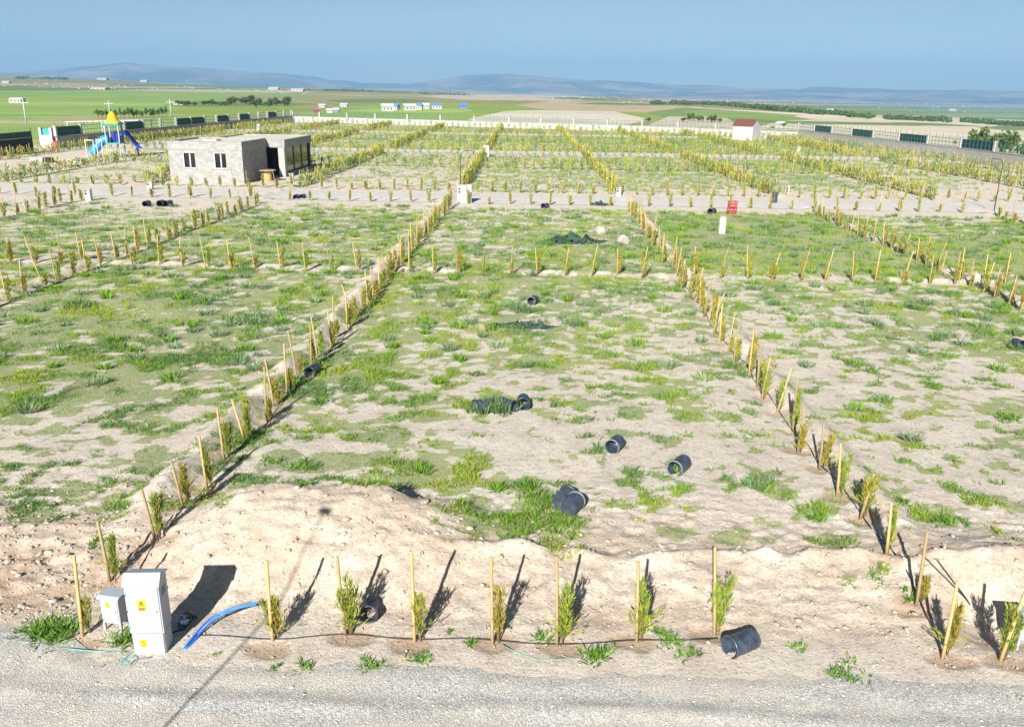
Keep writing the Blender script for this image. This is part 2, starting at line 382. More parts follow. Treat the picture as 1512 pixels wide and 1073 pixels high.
# ------------------------------------------------------------------ mesh helpers
def npmesh(name, V, F, mats, attrs=None, smooth=False, colors=None, mi=None):
    """V (n,3); F list of (k, faces[m,k]) groups"""
    me = bpy.data.meshes.new(name)
    V = np.ascontiguousarray(V, np.float32); me.vertices.add(len(V)); me.vertices.foreach_set('co', V.ravel())
    loops = np.concatenate([f.ravel() for f in F]).astype(np.int32)
    starts = []; off = 0
    for f in F:
        k = f.shape[1]; starts.append(off+np.arange(len(f))*k); off += f.size
    starts = np.concatenate(starts).astype(np.int32)
    me.loops.add(len(loops)); me.loops.foreach_set('vertex_index', loops)
    me.polygons.add(len(starts)); me.polygons.foreach_set('loop_start', starts)
    if smooth: me.polygons.foreach_set('use_smooth', np.ones(len(starts), bool))
    if mi is not None: me.polygons.foreach_set('material_index', mi.astype(np.int32))
    for mt in mats: me.materials.append(mt)
    me.update(calc_edges=True)
    for k, a in (attrs or {}).items():
        at_ = me.attributes.new(k, 'FLOAT', 'POINT'); at_.data.foreach_set('value', np.ascontiguousarray(a, np.float32))
    if colors is not None:
        ca = me.attributes.new('col', 'FLOAT_COLOR', 'POINT')
        c4 = np.ones((len(V), 4), np.float32); c4[:, :3] = colors; ca.data.foreach_set('color', c4.ravel())
    return me
def link(name, me, parent=None, loc=None):
    o = bpy.data.objects.new(name, me); COL.objects.link(o)
    if parent: o.parent = parent
    if loc is not None: o.location = loc
    return o
def tag(o, label=None, cat=None, group=None, kind=None):
    if label: o['label'] = label
    if cat: o['category'] = cat
    if group: o['group'] = group
    if kind: o['kind'] = kind
    return o
def thing(name, label, cat, loc=(0, 0, 0), rz=0, group=None):
    o = bpy.data.objects.new(name, None); COL.objects.link(o); o.empty_display_size = .2
    o.location = loc; o.rotation_euler = (0, 0, rz)
    return tag(o, label, cat, group)
def grid_faces(nx, ny):
    i = np.arange(nx*ny).reshape(ny, nx)
    return np.stack([i[:-1, :-1], i[:-1, 1:], i[1:, 1:], i[1:, :-1]], -1).reshape(-1, 4)

class MB:
    """collects boxes, tubes and lathes into one mesh with metre UVs"""
    def __init__(s): s.v = []; s.f = []; s.sm = []
    def add(s, vs, fs, smooth=False, M4=None):
        b = len(s.v)
        for p in vs:
            p = Vector(p); s.v.append(tuple(M4 @ p) if M4 else tuple(p))
        for f in fs: s.f.append([b+i for i in f]); s.sm.append(smooth)
        return s
    def box(s, x0, x1, y0, y1, z0, z1, bev=0, M4=None):
        if bev <= 0:
            vs = [(x0, y0, z0), (x1, y0, z0), (x1, y1, z0), (x0, y1, z0), (x0, y0, z1), (x1, y0, z1), (x1, y1, z1), (x0, y1, z1)]
            return s.add(vs, [(3, 2, 1, 0), (4, 5, 6, 7), (0, 1, 5, 4), (1, 2, 6, 5), (2, 3, 7, 6), (3, 0, 4, 7)], False, M4)
        b = min(bev, (x1-x0)*.45, (y1-y0)*.45, (z1-z0)*.45)
        vs = []; idx = {}
        for i, x in enumerate((x0, x1)):
            for j, y in enumerate((y0, y1)):
                for k, z in enumerate((z0, z1)):
                    sx, sy, sz = (1, -1)[i], (1, -1)[j], (1, -1)[k]
                    for a in range(3):
                        idx[(i, j, k, a)] = len(vs)
                        d = [b*sx, b*sy, b*sz]; d[a] = 0
                        vs.append((x+d[0], y+d[1], z+d[2]))
        fs = []
        I = lambda i, j, k, a: idx[(i, j, k, a)]
        fs += [[I(0,0,0,0), I(0,0,1,0), I(0,1,1,0), I(0,1,0,0)], [I(1,0,0,0), I(1,1,0,0), I(1,1,1,0), I(1,0,1,0)]]
        fs += [[I(0,0,0,1), I(1,0,0,1), I(1,0,1,1), I(0,0,1,1)], [I(0,1,0,1), I(0,1,1,1), I(1,1,1,1), I(1,1,0,1)]]
        fs += [[I(0,0,0,2), I(0,1,0,2), I(1,1,0,2), I(1,0,0,2)], [I(0,0,1,2), I(1,0,1,2), I(1,1,1,2), I(0,1,1,2)]]
        for i in (0, 1):
            for j in (0, 1):
                fs.append([I(i,j,0,0), I(i,j,0,1), I(i,j,1,1), I(i,j,1,0)])
                fs.append([I(i,0,j,0), I(i,0,j,2), I(i,1,j,2), I(i,1,j,0)])
                fs.append([I(0,i,j,1), I(0,i,j,2), I(1,i,j,2), I(1,i,j,1)])
        for i in (0, 1):
            for j in (0, 1):
                for k in (0, 1): fs.append([I(i,j,k,0), I(i,j,k,1), I(i,j,k,2)])
        return s.add(vs, fs, False, M4)
    def tube(s, pts, r, n=8, cap=True, r2=None):
        pts = [Vector(p) for p in pts]; rings = []; vs = []; up = Vector((0, 0, 1))
        for i, p in enumerate(pts):
            t = (pts[min(i+1, len(pts)-1)]-pts[max(i-1, 0)]).normalized()
            a = t.cross(up if abs(t.z) < .95 else Vector((0, 1, 0))).normalized(); b = t.cross(a)
            rr = r if r2 is None else r+(r2-r)*i/(len(pts)-1)
            if isinstance(r, (list, tuple)): rr = r[i]
            rings.append(len(vs))
            for k in range(n):
                q = 2*PI*k/n; vs.append(p+a*math.cos(q)*rr+b*math.sin(q)*rr)
        fs = []
        for i in range(len(pts)-1):
            for k in range(n):
                fs.append((rings[i]+k, rings[i]+(k+1) % n, rings[i+1]+(k+1) % n, rings[i+1]+k))
        s.add(vs, fs, True)
        if cap:
            b = len(s.v)-len(vs)
            s.f.append([b+rings[0]+k for k in range(n)][::-1]); s.sm.append(False)
            s.f.append([b+rings[-1]+k for k in range(n)]); s.sm.append(False)
        return s
    def lathe(s, prof, n=20, M4=None, smooth=True):
        vs = []; fs = []
        for (r, z) in prof:
            for k in range(n):
                q = 2*PI*k/n; vs.append((r*math.cos(q), r*math.sin(q), z))
        for i in range(len(prof)-1):
            for k in range(n):
                fs.append((i*n+k, i*n+(k+1) % n, (i+1)*n+(k+1) % n, (i+1)*n+k))
        return s.add(vs, fs, smooth, M4)
    def prism(s, poly, y0, y1, axis='y', M4=None):
        n = len(poly)
        mk = {'y': lambda a, b, y: (a, y, b), 'x': lambda a, b, y: (y, a, b), 'z': lambda a, b, y: (a, b, y)}[axis]
        vs = [mk(a, b, y0) for a, b in poly]+[mk(a, b, y1) for a, b in poly]
        fs = [list(range(n))[::-1], [n+i for i in range(n)]]+[(i, (i+1) % n, n+(i+1) % n, n+i) for i in range(n)]
        return s.add(vs, fs, False, M4)
    def mesh(s, name, mt):
        me = bpy.data.meshes.new(name); me.from_pydata(s.v, [], s.f)
        me.polygons.foreach_set('use_smooth', s.sm)
        for x in (mt if isinstance(mt, (list, tuple)) else [mt]): me.materials.append(x)
        me.update()
        bmx = __import__('bmesh'); bm = bmx.new(); bm.from_mesh(me); bmx.ops.recalc_face_normals(bm, faces=bm.faces); bm.to_mesh(me); bm.free()
        uv = me.uv_layers.new(name='UVMap'); d = uv.data; vs = me.vertices
        for p in me.polygons:
            n = p.normal; ax = max(range(3), key=lambda i: abs(n[i]))
            for li in p.loop_indices:
                c = vs[me.loops[li].vertex_index].co
                d[li].uv = (c.y, c.z) if ax == 0 else ((c.x, c.z) if ax == 1 else (c.x, c.y))
        return me
    def build(s, name, mt, parent=None, loc=None):
        return link(name, s.mesh(name, mt), parent, loc)

# ------------------------------------------------------------------ ground
def spaced(a, b, f):
    out = [a]
    while out[-1] < b: out.append(out[-1]+f(out[-1]))
    return np.array(out)
xs = np.concatenate([-spaced(16, 76, lambda v: .16+.035*(v-16))[::-1][:-1], np.arange(-16, 16, .08), spaced(16, 66, lambda v: .16+.035*(v-16))])
ys = np.concatenate([np.arange(-14, 8.5, 1.5), np.arange(8.5, 10.6, .35), np.arange(10.6, 18, .06), spaced(18, 246, lambda v: .10+.011*(v-18))])
GX, GY = np.meshgrid(xs, ys); X = GX.ravel(); Y = GY.ravel()
Z = gh(X, Y)
VEG = veg(X, Y)

# ------------------------------------------------------------------ planting rows
rows = []                                          # (phrase, from what, [(x, y)])
FRONT_PX = [((403,945),(393,828)),((510,935),(497,822)),((612,945),(607,815)),((727,948),(725,823)),((822,950),(822,822)),((940,945),(943,830)),((1055,935),(1056,808))]
front = []
for b_, t_ in FRONT_PX: front.append((*at(*b_), t_))
front.append((*at(1392, 968), (1415, 858)))
front.append((*at(1478, 972), (1516, 872)))
for k in range(5): front.append((8.9+1.25*k, 11.55, None))
rows.append(('front row along the gravel road', 'from the left', front))
left = [(163,862,143,770),(232,818,208,722),(273,770,252,680),(307,735,293,642),(332,690,320,603),(362,660,342,590)]
L = [(*at(122, 938), (108, 820))]+[(*at(a, b), (c, d)) for a, b, c, d in left]
y = 20.2
while y < 65.5: L.append((-7.3+RS.normal(0, .09), y, None)); y += 1.25+RS.normal(0, .06)
rows.append(("middle plot's left row", 'from the road', L))
right = [(1352,900,1370,785),(1304,845,1317,742),(1268,780,1292,700),(1234,745,1242,655),(1208,705,1217,625),(1176,678,1188,600)]
L = [(*at(a, b), (c, d)) for a, b, c, d in right]
y = 20.6
while y < 65.5: L.append((6.6+RS.normal(0, .09), y, None)); y += 1.25+RS.normal(0, .06)
rows.append(("middle plot's right row", 'from the road', L))
def long_row(phrase, frm, x0, y0, y1, sp=1.25):
    L = []; y = y0
    while y < y1:
        L.append((float(rowx(x0, y))+RS.normal(0, .1), y, None)); y += sp+RS.normal(0, .08)
    rows.append((phrase, frm, L))
def cross_row(phrase, y0, x0, x1, sp=1.25, gaps=()):
    L = []; x = x0
    while x < x1:
        if not any(a < x < b for a, b in gaps): L.append((x, y0+RS.normal(0, .1), None))
        x += sp+RS.normal(0, .06)
    rows.append((phrase, 'from the left', L))
long_row("left plot's far side row", 'from the front', -22, 29, 65.5)
long_row("right plot's far side row", 'from the front', 20.5, 29, 65.5)
cross_row('cross row behind the middle plot', MIDY, -48, 47, 1.25, [(a-.5, a+.5) for a in LONGX])
long_row('outermost left row', 'from the front', -36.2, 50, 65.5)
long_row('outermost right row', 'from the front', 34.5, 50, 65.5)
cross_row('near edge of the back road', 67.0, -46, 34, 1.6, [(a-.4, a+.4) for a in LONGX])
cross_row('far edge of the back road', 75.2, -62, 55, 1.3)
for x0 in LONGX:
    for a, b in ((76.5, 122), (131, 179), (187, 226)):
        long_row('', '', x0, a, b, .85)
for y0 in (99.5, 121.5, 131.0, 155, 178.5, 187.5):
    cross_row('', y0, -66, 56, 1.1)
# hedges against the walls
L = [(-66.5+RS.normal(0, .2), y_, None) for y_ in np.arange(126, 226, 1.5)]; rows.append(('', '', L))
for (a, b), (c, d) in zip(WALL_REAR[:-1], WALL_REAR[1:]):
    n = int(math.hypot(c-a, d-b)/1.5); rows.append(('', '', [(a+(c-a)*i/n, b-4+(d-b)*i/n, None) for i in range(n)]))
for (a, b), (c, d) in zip(WALL_RIGHT[:-1], WALL_RIGHT[1:]):
    n = int(math.hypot(c-a, d-b)/1.3); rows.append(('', '', [(a-3+(c-a)*i/n, b+(d-b)*i/n, None) for i in range(n)]))

BLD = (-35.0, -25.6, 77.4, 96)
def inside(x, y):
    if BLD[0] < x < BLD[1] and BLD[2] < y < BLD[3]: return False
    if y > 76 and x > np.interp(y, [60, 100, 125, 151, 185], [61, 60.5, 58.8, 56, 53])-1.5: return False
    if y > np.interp(x, [-70, -45, -9, 23, 53.5], [237, 228.5, 217.5, 206, 185])-3: return False
    if x < -68: return False
    if -62 < x < -51 and 96 < y < 118: return False
    if y < 99 and x < -37 and y > 76.5 and (x < -52): return False
    return True
plants = []
for phrase, frm, L in rows:
    n = 0
    for (x, y, top) in L:
        if not inside(x, y): continue
        px, py, s = proj(x, y, .6)
        if not (-130 < px < 1640 and py < 1100): continue
        vis = -4 < px < 1516 and py < 1085
        if vis: n += 1
        plants.append(dict(x=x, y=y, top=top, px=px, py=py, s=s, vis=vis, row=phrase, frm=frm, n=n))
PXY = np.array([(p['x'], p['y']) for p in plants])

# damp basins round the nearer plants
DAMP = np.zeros_like(X)
nearm = (Y > 10.5) & (Y < 66)
for p in plants:
    if p['y'] < 45 and RS.rand() < .85:
        jx, jy = RS.normal(0, .06, 2)
        lo, hi = np.searchsorted(ys, (p['y']-.8, p['y']+.8)); sl = slice(lo*len(xs), hi*len(xs))
        q = ((X[sl]-p['x']-jx)/.42)**2+((Y[sl]-p['y']+.05-jy)/.26)**2
        q = q+.9*(vnoise(X[sl]*5, Y[sl]*5, 3)-.5)
        DAMP[sl] = np.maximum(DAMP[sl], (1-sstep(.7, 1.15, q))*(.62 if p['y'] < 20 else .4))
        Z[sl] -= .035*(1-sstep(.3, 1.2, q))
VEG = VEG*(1-DAMP)
brownL = (1-sstep(-8.3, -7.4, X))*np.exp(-((Y-12.6)/1.0)**2)*1.1*fbm(X*1.5, Y*1.5, 66, 3)*1.3
DAMP = np.maximum(DAMP, np.clip(brownL, 0, .6))
dug = sstep(11.4, 12.2, Y)*(1-sstep(14.2, 15.6, Y+.8*(fbm(X*.8, Y*.8, 301, 3)-.5)))*(.12+.62*np.clip(fbm(X*1.1, Y*1.4, 303, 5)-.25, 0, 1))
dug = np.maximum(dug, np.exp(-(((X+4.1)/2.6)**4))*sstep(12, 13.5, Y)*(1-sstep(15.2, 16, Y))*(.14+.5*np.clip(fbm(X*1.3, Y*1.3, 305, 5)-.25, 0, 1)))
DAMP = np.maximum(DAMP, np.clip(dug, 0, .5))
gme = npmesh('ground', np.stack([X, Y, Z], 1), [grid_faces(len(xs), len(ys))], [M['soil']], dict(veg=VEG, damp=DAMP), smooth=True)
tag(link('ground', gme), kind='structure')

# gravel roads: sheets over the ground
def edge_y(x): return 10.98+.17*(fbm(x*.7, x*0, 2, 4)-.5)*2+.02*x+.75*(1-sstep(-8.2, -6.6, x))
rx = np.concatenate([np.arange(-42, -14, .5), np.arange(-14, 14, .11), np.arange(14, 42, .5)])
rv = np.concatenate([np.linspace(0, .55, 20)[:-1], np.linspace(.55, 1, 45)])
ex = edge_y(rx)
RXX = np.repeat(rx[None], len(rv), 0); RYY = -13+(ex[None]+13)*(rv[:, None]*.0+np.where(rv < .55, rv/.55*.83, .83+(rv-.55)/.45*.17)[:, None])
gg = gh(RXX, RYY)
zr = gg+.014+.05*fbm(RXX*.5, RYY*2.2, 14, 4)*(1-sstep(-1.6, -.3, RYY-ex[None]))+.022*fbm(RXX*3.5, RYY*5, 18, 3)
zr = zr+.05*np.exp(-((RYY-9.9-.25*(fbm(RXX*.4, RXX*0, 71, 3)-.5))/.16)**2)*fbm(RXX*1.2, RYY, 72, 2)
tt = sstep(-.5, 0, RYY-ex[None])
zr = zr*(1-tt)+(gg-.020+.05*(fbm(RXX*3.2, RYY*3.2, 73, 3)-.35))*tt
zr = np.where(RYY > ex[None]-.02, np.minimum(zr, gg-.006), zr)
rme = npmesh('gravel_road', np.stack([RXX.ravel(), RYY.ravel(), zr.ravel()], 1), [grid_faces(len(rx), len(rv))], [M['gravel']], smooth=True)
tag(link('gravel_road', rme), kind='structure')
for (a, b), x0, x1 in zip(ROADS, (-66, -66, -64), (52, 55, 50)):
    rx2 = np.arange(x0, x1, .6); rv2 = np.linspace(0, 1, 12)
    RXX = np.repeat(rx2[None], 12, 0)
    lo = a+.5*(fbm(rx2*.3, rx2*0, 61, 3)-.5)+1.0; hi = b+.5*(fbm(rx2*.3, rx2*0+5, 63, 3)-.5)
    RYY = lo[None]+(hi-lo)[None]*rv2[:, None]
    zz = gh(RXX, RYY)+.02+.05*np.sin(rv2*PI)[:, None]
    me = npmesh('back_road', np.stack([RXX.ravel(), RYY.ravel(), zz.ravel()], 1), [grid_faces(len(rx2), 12)], [M['palegravel']], smooth=True)
    tag(link('back_road', me), kind='structure')

# ------------------------------------------------------------------ far terrain and fields
pxa = np.concatenate([np.linspace(-700, -60, 60)[:-1], np.linspace(-60, 1570, 1000), np.linspace(1570, 2200, 60)[1:]])
aza = np.interp(pxa, _pxs, _azs)
dist = np.exp(np.linspace(math.log(60), math.log(11000), 520))
AZ, DD = np.meshgrid(aza, dist)
TX = (DD*np.sin(AZ)).ravel(); TY = (DD*np.cos(AZ)).ravel()
TZv, TPX, TD_ = terr(TX, TY)
inc = (TX > -71) & (TX < np.interp(TY, [60, 100, 125, 151, 185], [62, 61.5, 59.8, 57.2, 54])) & (TY < np.interp(TX, [-70, -45, -9, 23, 53.5], [237, 228.5, 217.5, 206, 185])+.5) & (TY > -20)
inc |= (TY < 75) & (np.abs(TX) < 62)
TZv = np.where(inc, -1.2, TZv-.05)
tpx, tpy = projn(TX, TY, TZv)
GREEN = np.array((.25, .355, .115)); DGREEN = np.array((.18, .285, .09)); YGREEN = np.array((.31, .40, .10)); OLIVE = np.array((.29, .28, .14)); CREAM = np.array((.52, .46, .37)); TAN = np.array((.40, .33, .22)); BROWN = np.array((.30, .22, .15)); PALE = np.array((.57, .52, .44)); GG = np.array((.16, .23, .10))
TC3 = np.repeat(OLIVE[None], len(TX), 0)
jit = (fbm(TX*.01, TY*.01, 4, 4)-.5)
def paint(cond, c, k=1.0):
    TC3[cond] = TC3[cond]*(1-k)+np.asarray(c)*k
def band(x0, x1, ya, yb, yc, yd, c, k=1.0):
    """field between upper edge ya->yb and lower edge yc->yd over x0..x1"""
    t = np.clip((tpx-x0)/(x1-x0), -1, 2); w = jit*3; e_ = np.clip(np.minimum((tpx-x0)/(.22*(x1-x0)), (x1-tpx)/(.22*(x1-x0))), 0, 1); ym = (ya+(yb-ya)*t+yc+(yd-yc)*t)*.5; hh_ = (yc+(yd-yc)*t-ya-(yb-ya)*t)*.5*e_
    m_ = (tpx > x0+jit*16) & (tpx < x1+jit*16) & (tpy > ym-hh_+w*.5) & (tpy < ym+hh_+w*.5)
    paint(m_, c, k)
# left
band(-700, 470, 100, 100, 230, 190, GREEN)
band(-700, 330, 108, 116, 124, 126, OLIVE*.9); band(-700, 480, 118, 126, 128, 134, GG); band(-100, 190, 122, 124, 126, 127, TAN); band(40, 330, 127, 128, 129.5, 131, TAN); band(150, 480, 131, 135, 134, 138, CREAM*.9)
band(-700, 260, 129, 131, 134, 134, GG); band(-700, 330, 134, 137, 140, 142, DGREEN*1.3); band(-700, 200, 143, 146, 148, 149, YGREEN*.9); band(-200, 430, 150, 152, 154, 156, GREEN*1.15); band(-200, 300, 158, 157, 160, 160, DGREEN*1.2)
band(-700, 150, 166, 168, 175, 172, DGREEN); band(-200, 140, 175, 180, 178, 184, CREAM*.8); band(60, 240, 172, 174, 180, 178, TAN*.9); band(-700, 60, 178, 181, 235, 235, YGREEN); band(60, 250, 182, 180, 200, 190, GREEN*1.1)
band(240, 470, 150, 150, 160, 158, GG*1.1); band(230, 470, 158, 157, 172, 168, YGREEN*.8); band(330, 470, 140, 143, 146, 147, OLIVE); band(230, 460, 137, 140, 140, 143, GREEN)
# middle
band(440, 860, 130, 136, 150, 150, OLIVE*1.05); band(440, 640, 131, 136, 134.5, 138.5, DGREEN*.7); band(455, 700, 138, 142, 141, 144, TAN); band(620, 900, 138, 141, 147, 150, CREAM*.95); band(480, 640, 146, 147, 152, 152, GG); band(440, 1000, 151, 155, 190, 190, YGREEN*.85)
band(440, 700, 157, 159, 178, 175, GREEN); band(500, 720, 161, 160, 167, 166, GREEN*1.25); band(690, 960, 163, 163, 190, 190, PALE); band(690, 780, 160, 160, 166, 163, GREEN); band(760, 1010, 148, 152, 163, 166, TAN*1.15); band(850, 1000, 151, 154, 154, 157, GG); band(800, 1000, 143, 147, 146, 150, GG)
# right
band(955, 1180, 157, 167, 177, 182, GG*1.15); band(955, 1100, 172, 172, 200, 205, CREAM); band(1030, 1700, 170, 172, 260, 260, CREAM*1.12); band(1000, 1200, 159, 172, 170, 181, GREEN*.95); band(1060, 1500, 177, 184, 181, 188, GG*1.1)
band(980, 1560, 155.5, 190, 157.3, 193, PALE*1.1); band(1010, 1700, 150, 165, 156, 186, GG*1.1); band(900, 1700, 142, 147, 152, 161, np.array((.40, .345, .30))); band(1000, 1500, 149, 155, 151, 157, GG*1.1); band(1200, 1700, 160, 164, 163, 168, GREEN*.9); band(1280, 1700, 166, 170, 168, 172, OLIVE)
band(1440, 1600, 187, 183, 191, 196, GG*1.2); band(1350, 1600, 168, 170, 172, 176, GREEN)
band(860, 1700, 139, 146, 145, 152, np.array((.36, .29, .24)))
TC3 = TC3*(1+.35*(fbm(TX*.03, TY*.03, 9, 4)-.5))[:, None]
tme = npmesh('terrain', np.stack([TX, TY, TZv], 1), [grid_faces(len(aza), len(dist))], [M['field']], colors=TC3, smooth=True)
tag(link('terrain', tme), kind='structure')

# hills on the horizon
ridge = np.array([(-700,112),(-300,104),(-100,107),(0,106),(60,104),(130,98),(190,93),(250,97),(330,103),(400,107),(450,111),(490,118),(560,124),(600,124),(650,117),(700,110),(750,108),(800,114),(870,118),(930,120),(1000,125),(1050,126),(1100,131),(1180,132),(1200,128),(1260,130),(1350,132),(1420,133),(1512,134),(1700,136),(2200,138)], float)
hpx = np.linspace(-690, 2190, 900); haz = np.interp(hpx, _pxs, _azs); hd = np.linspace(7600, 12600, 60)
HA, HD = np.meshgrid(haz, hd); HX = HD*np.sin(HA); HY = HD*np.cos(HA)
hor = np.array([CY for _ in hpx])
crest = []
for p in hpx:
    r = ray(p, float(np.interp(p, ridge[:, 0], ridge[:, 1]))); crest.append(CAMH+11800*r.z/math.hypot(r.x, r.y))
crest = np.array(crest)[None]
crest = crest+26*(fbm(hpx*.045, hpx*0, 3, 6)-.5)[None]
base = np.interp(hpx, [-700, 0, 400, 756, 1100, 1512, 2200], [20, 20, -5, -22, -22, -34, -34])[None]
t = np.clip((HD-7700)/4100, 0, 1)
prof = np.where(HD < 11800, t**1.7, 1-np.clip((HD-11800)/800, 0, 1)*.5)
rough = (fbm(HX*.0012, HY*.0012, 33, 5)-.5)*1.1
HZ = base+(crest-base)*np.clip(prof+rough*np.sin(np.clip(t, 0, 1)*PI)**.8*.75, -.03, 1.03)
HZ = np.where(HD > 11700, np.minimum(HZ, crest), HZ)
hme = npmesh('hills', np.stack([HX.ravel(), HY.ravel(), HZ.ravel()], 1), [grid_faces(len(hpx), 60)], [M['hill']], smooth=True)
tag(link('hills', hme), kind='structure')

# ------------------------------------------------------------------ blades (weeds, grass, foliage) in bulk
def blades(C, n, length, spread, width, lean, col, bend=True, colvar=.18, upc=.0, seed=1):
    """C (m,3) clump centres; n blades per clump; length, spread, width per clump (m,) arrays; col (m,3)"""
    rs = np.random.RandomState(seed); m_ = len(C)
    if m_ == 0: return np.zeros((0, 3)), np.zeros((0, 3), int), np.zeros((0, 3))
    Cc = np.repeat(C, n, 0); Ln = np.repeat(length, n)*rs.uniform(.55, 1.15, m_*n); Sp = np.repeat(spread, n); Wd = np.repeat(width, n)*rs.uniform(.7, 1.3, m_*n)
    cl = np.repeat(col, n, 0)*(1+colvar*rs.normal(0, 1, (m_*n, 1)))*(1+.06*rs.normal(0, 1, (m_*n, 3)))
    a = rs.uniform(0, 2*PI, m_*n); r = Sp*np.sqrt(rs.uniform(0, 1, m_*n)); le = np.repeat(lean, n)*rs.uniform(.2, 1.2, m_*n)
    b = Cc+np.stack([r*np.cos(a), r*np.sin(a), np.zeros_like(r)-.01], 1)
    d = np.stack([np.cos(a)*np.sin(le), np.sin(a)*np.sin(le), np.cos(le)], 1)
    f_ = rs.uniform(0, PI, m_*n); s = np.stack([np.cos(f_), np.sin(f_), np.zeros_like(f_)], 1)*Wd[:, None]*.5
    if bend:
        mid = b+d*Ln[:, None]*.55; tip = mid+(d*.8+np.stack([np.cos(a), np.sin(a), -.25*np.ones_like(a)], 1)*np.sin(le)[:, None]*.6)*Ln[:, None]*.5
        V = np.stack([b-s*.7, b+s*.7, mid+s, mid-s, tip], 1).reshape(-1, 3)
        k = np.arange(m_*n)*5
        T = np.concatenate([np.stack([k, k+1, k+2], 1), np.stack([k, k+2, k+3], 1), np.stack([k+3, k+2, k+4], 1)])
        return V, T, np.clip(np.repeat(cl, 5, 0), .005, 1)
    V = np.stack([b-s, b+s, b+d*Ln[:, None]], 1).reshape(-1, 3); k = np.arange(m_*n)*3
    return V, np.stack([k, k+1, k+2], 1), np.clip(np.repeat(cl, 3, 0), .005, 1)
def merge(parts):
    Vs, Ts, Cs, o = [], [], [], 0
    for v, t, c in parts:
        Vs.append(v); Ts.append(t+o); Cs.append(c); o += len(v)
    return np.concatenate(Vs), np.concatenate(Ts), np.concatenate(Cs)
def scatter(x0, x1, y0, y1, sp, seed):
    rs = np.random.RandomState(seed)
    gx, gy = np.meshgrid(np.arange(x0, x1, sp), np.arange(y0, y1, sp)); gx = gx.ravel()+rs.uniform(-.5, .5, gx.size)*sp; gy = gy.ravel()+rs.uniform(-.5, .5, gy.size)*sp
    px, py = projn(gx, gy, np.zeros_like(gx)); k = (px > -110) & (px < 1620) & (py < 1110)
    return gx[k], gy[k]
G1 = np.array((.15, .29, .025)); G2 = np.array((.265, .355, .025)); G3 = np.array((.085, .195, .045)); SAGE = np.array((.20, .29, .15)); DRY = np.array((.30, .27, .10))
def clump_cols(x, y, seed):
    rs = np.random.RandomState(seed)
    h = np.clip((fbm(x*.45, y*.45, 77, 3)-.5)*2.6+.5+rs.normal(0, .12, len(x)), 0, 1)[:, None]
    c = np.where(h < .5, G3+(G1-G3)*h*2, G1+(G2-G1)*(h-.5)*2)
    dry = (rs.rand(len(x)) < .06)[:, None]
    return np.where(dry, DRY, c)
parts = []
for i, (y0, y1, sp, n, hgt, wd, spr, bend) in enumerate([(10.9, 17, .10, 9, .105, .015, .06, True), (17, 26, .115, 9, .105, .016, .075, True), (26, 45, .165, 9, .15, .022, .11, False), (45, 76, .27, 8, .20, .035, .18, False), (76, 232, .72, 7, .26, .09, .5, False)]):
    w = y1*.72+4
    gx, gy = scatter(-w, w, y0, y1, sp, 100+i)
    v = veg(gx, gy); keep = np.random.RandomState(5+i).rand(len(gx)) < v*1.05
    gx, gy, v = gx[keep], gy[keep], v[keep]
    ok = np.array([inside(a, b) for a, b in zip(gx, gy)]) if y0 > 70 else np.ones(len(gx), bool)
    gx, gy, v = gx[ok], gy[ok], v[ok]
    C = np.stack([gx, gy, gh(gx, gy)], 1)
    tall = fbm(gx*1.4, gy*1.4, 88, 2); hh = hgt*(.30+1.2*sstep(.42, .70, tall))*np.random.RandomState(40+i).uniform(.6, 1.35, len(gx))*(.6+.5*v)
    parts.append(blades(C, n, hh, np.full(len(gx), spr), np.full(len(gx), wd), np.full(len(gx), .95), clump_cols(gx, gy, 9+i), bend, seed=20+i))
V, T, Cc = merge(parts)
o = link('grass', npmesh('grass', V, [T], [M['grass']], colors=Cc)); tag(o, 'low green weeds and grass growing in patches over the sandy plots', kind='stuff')

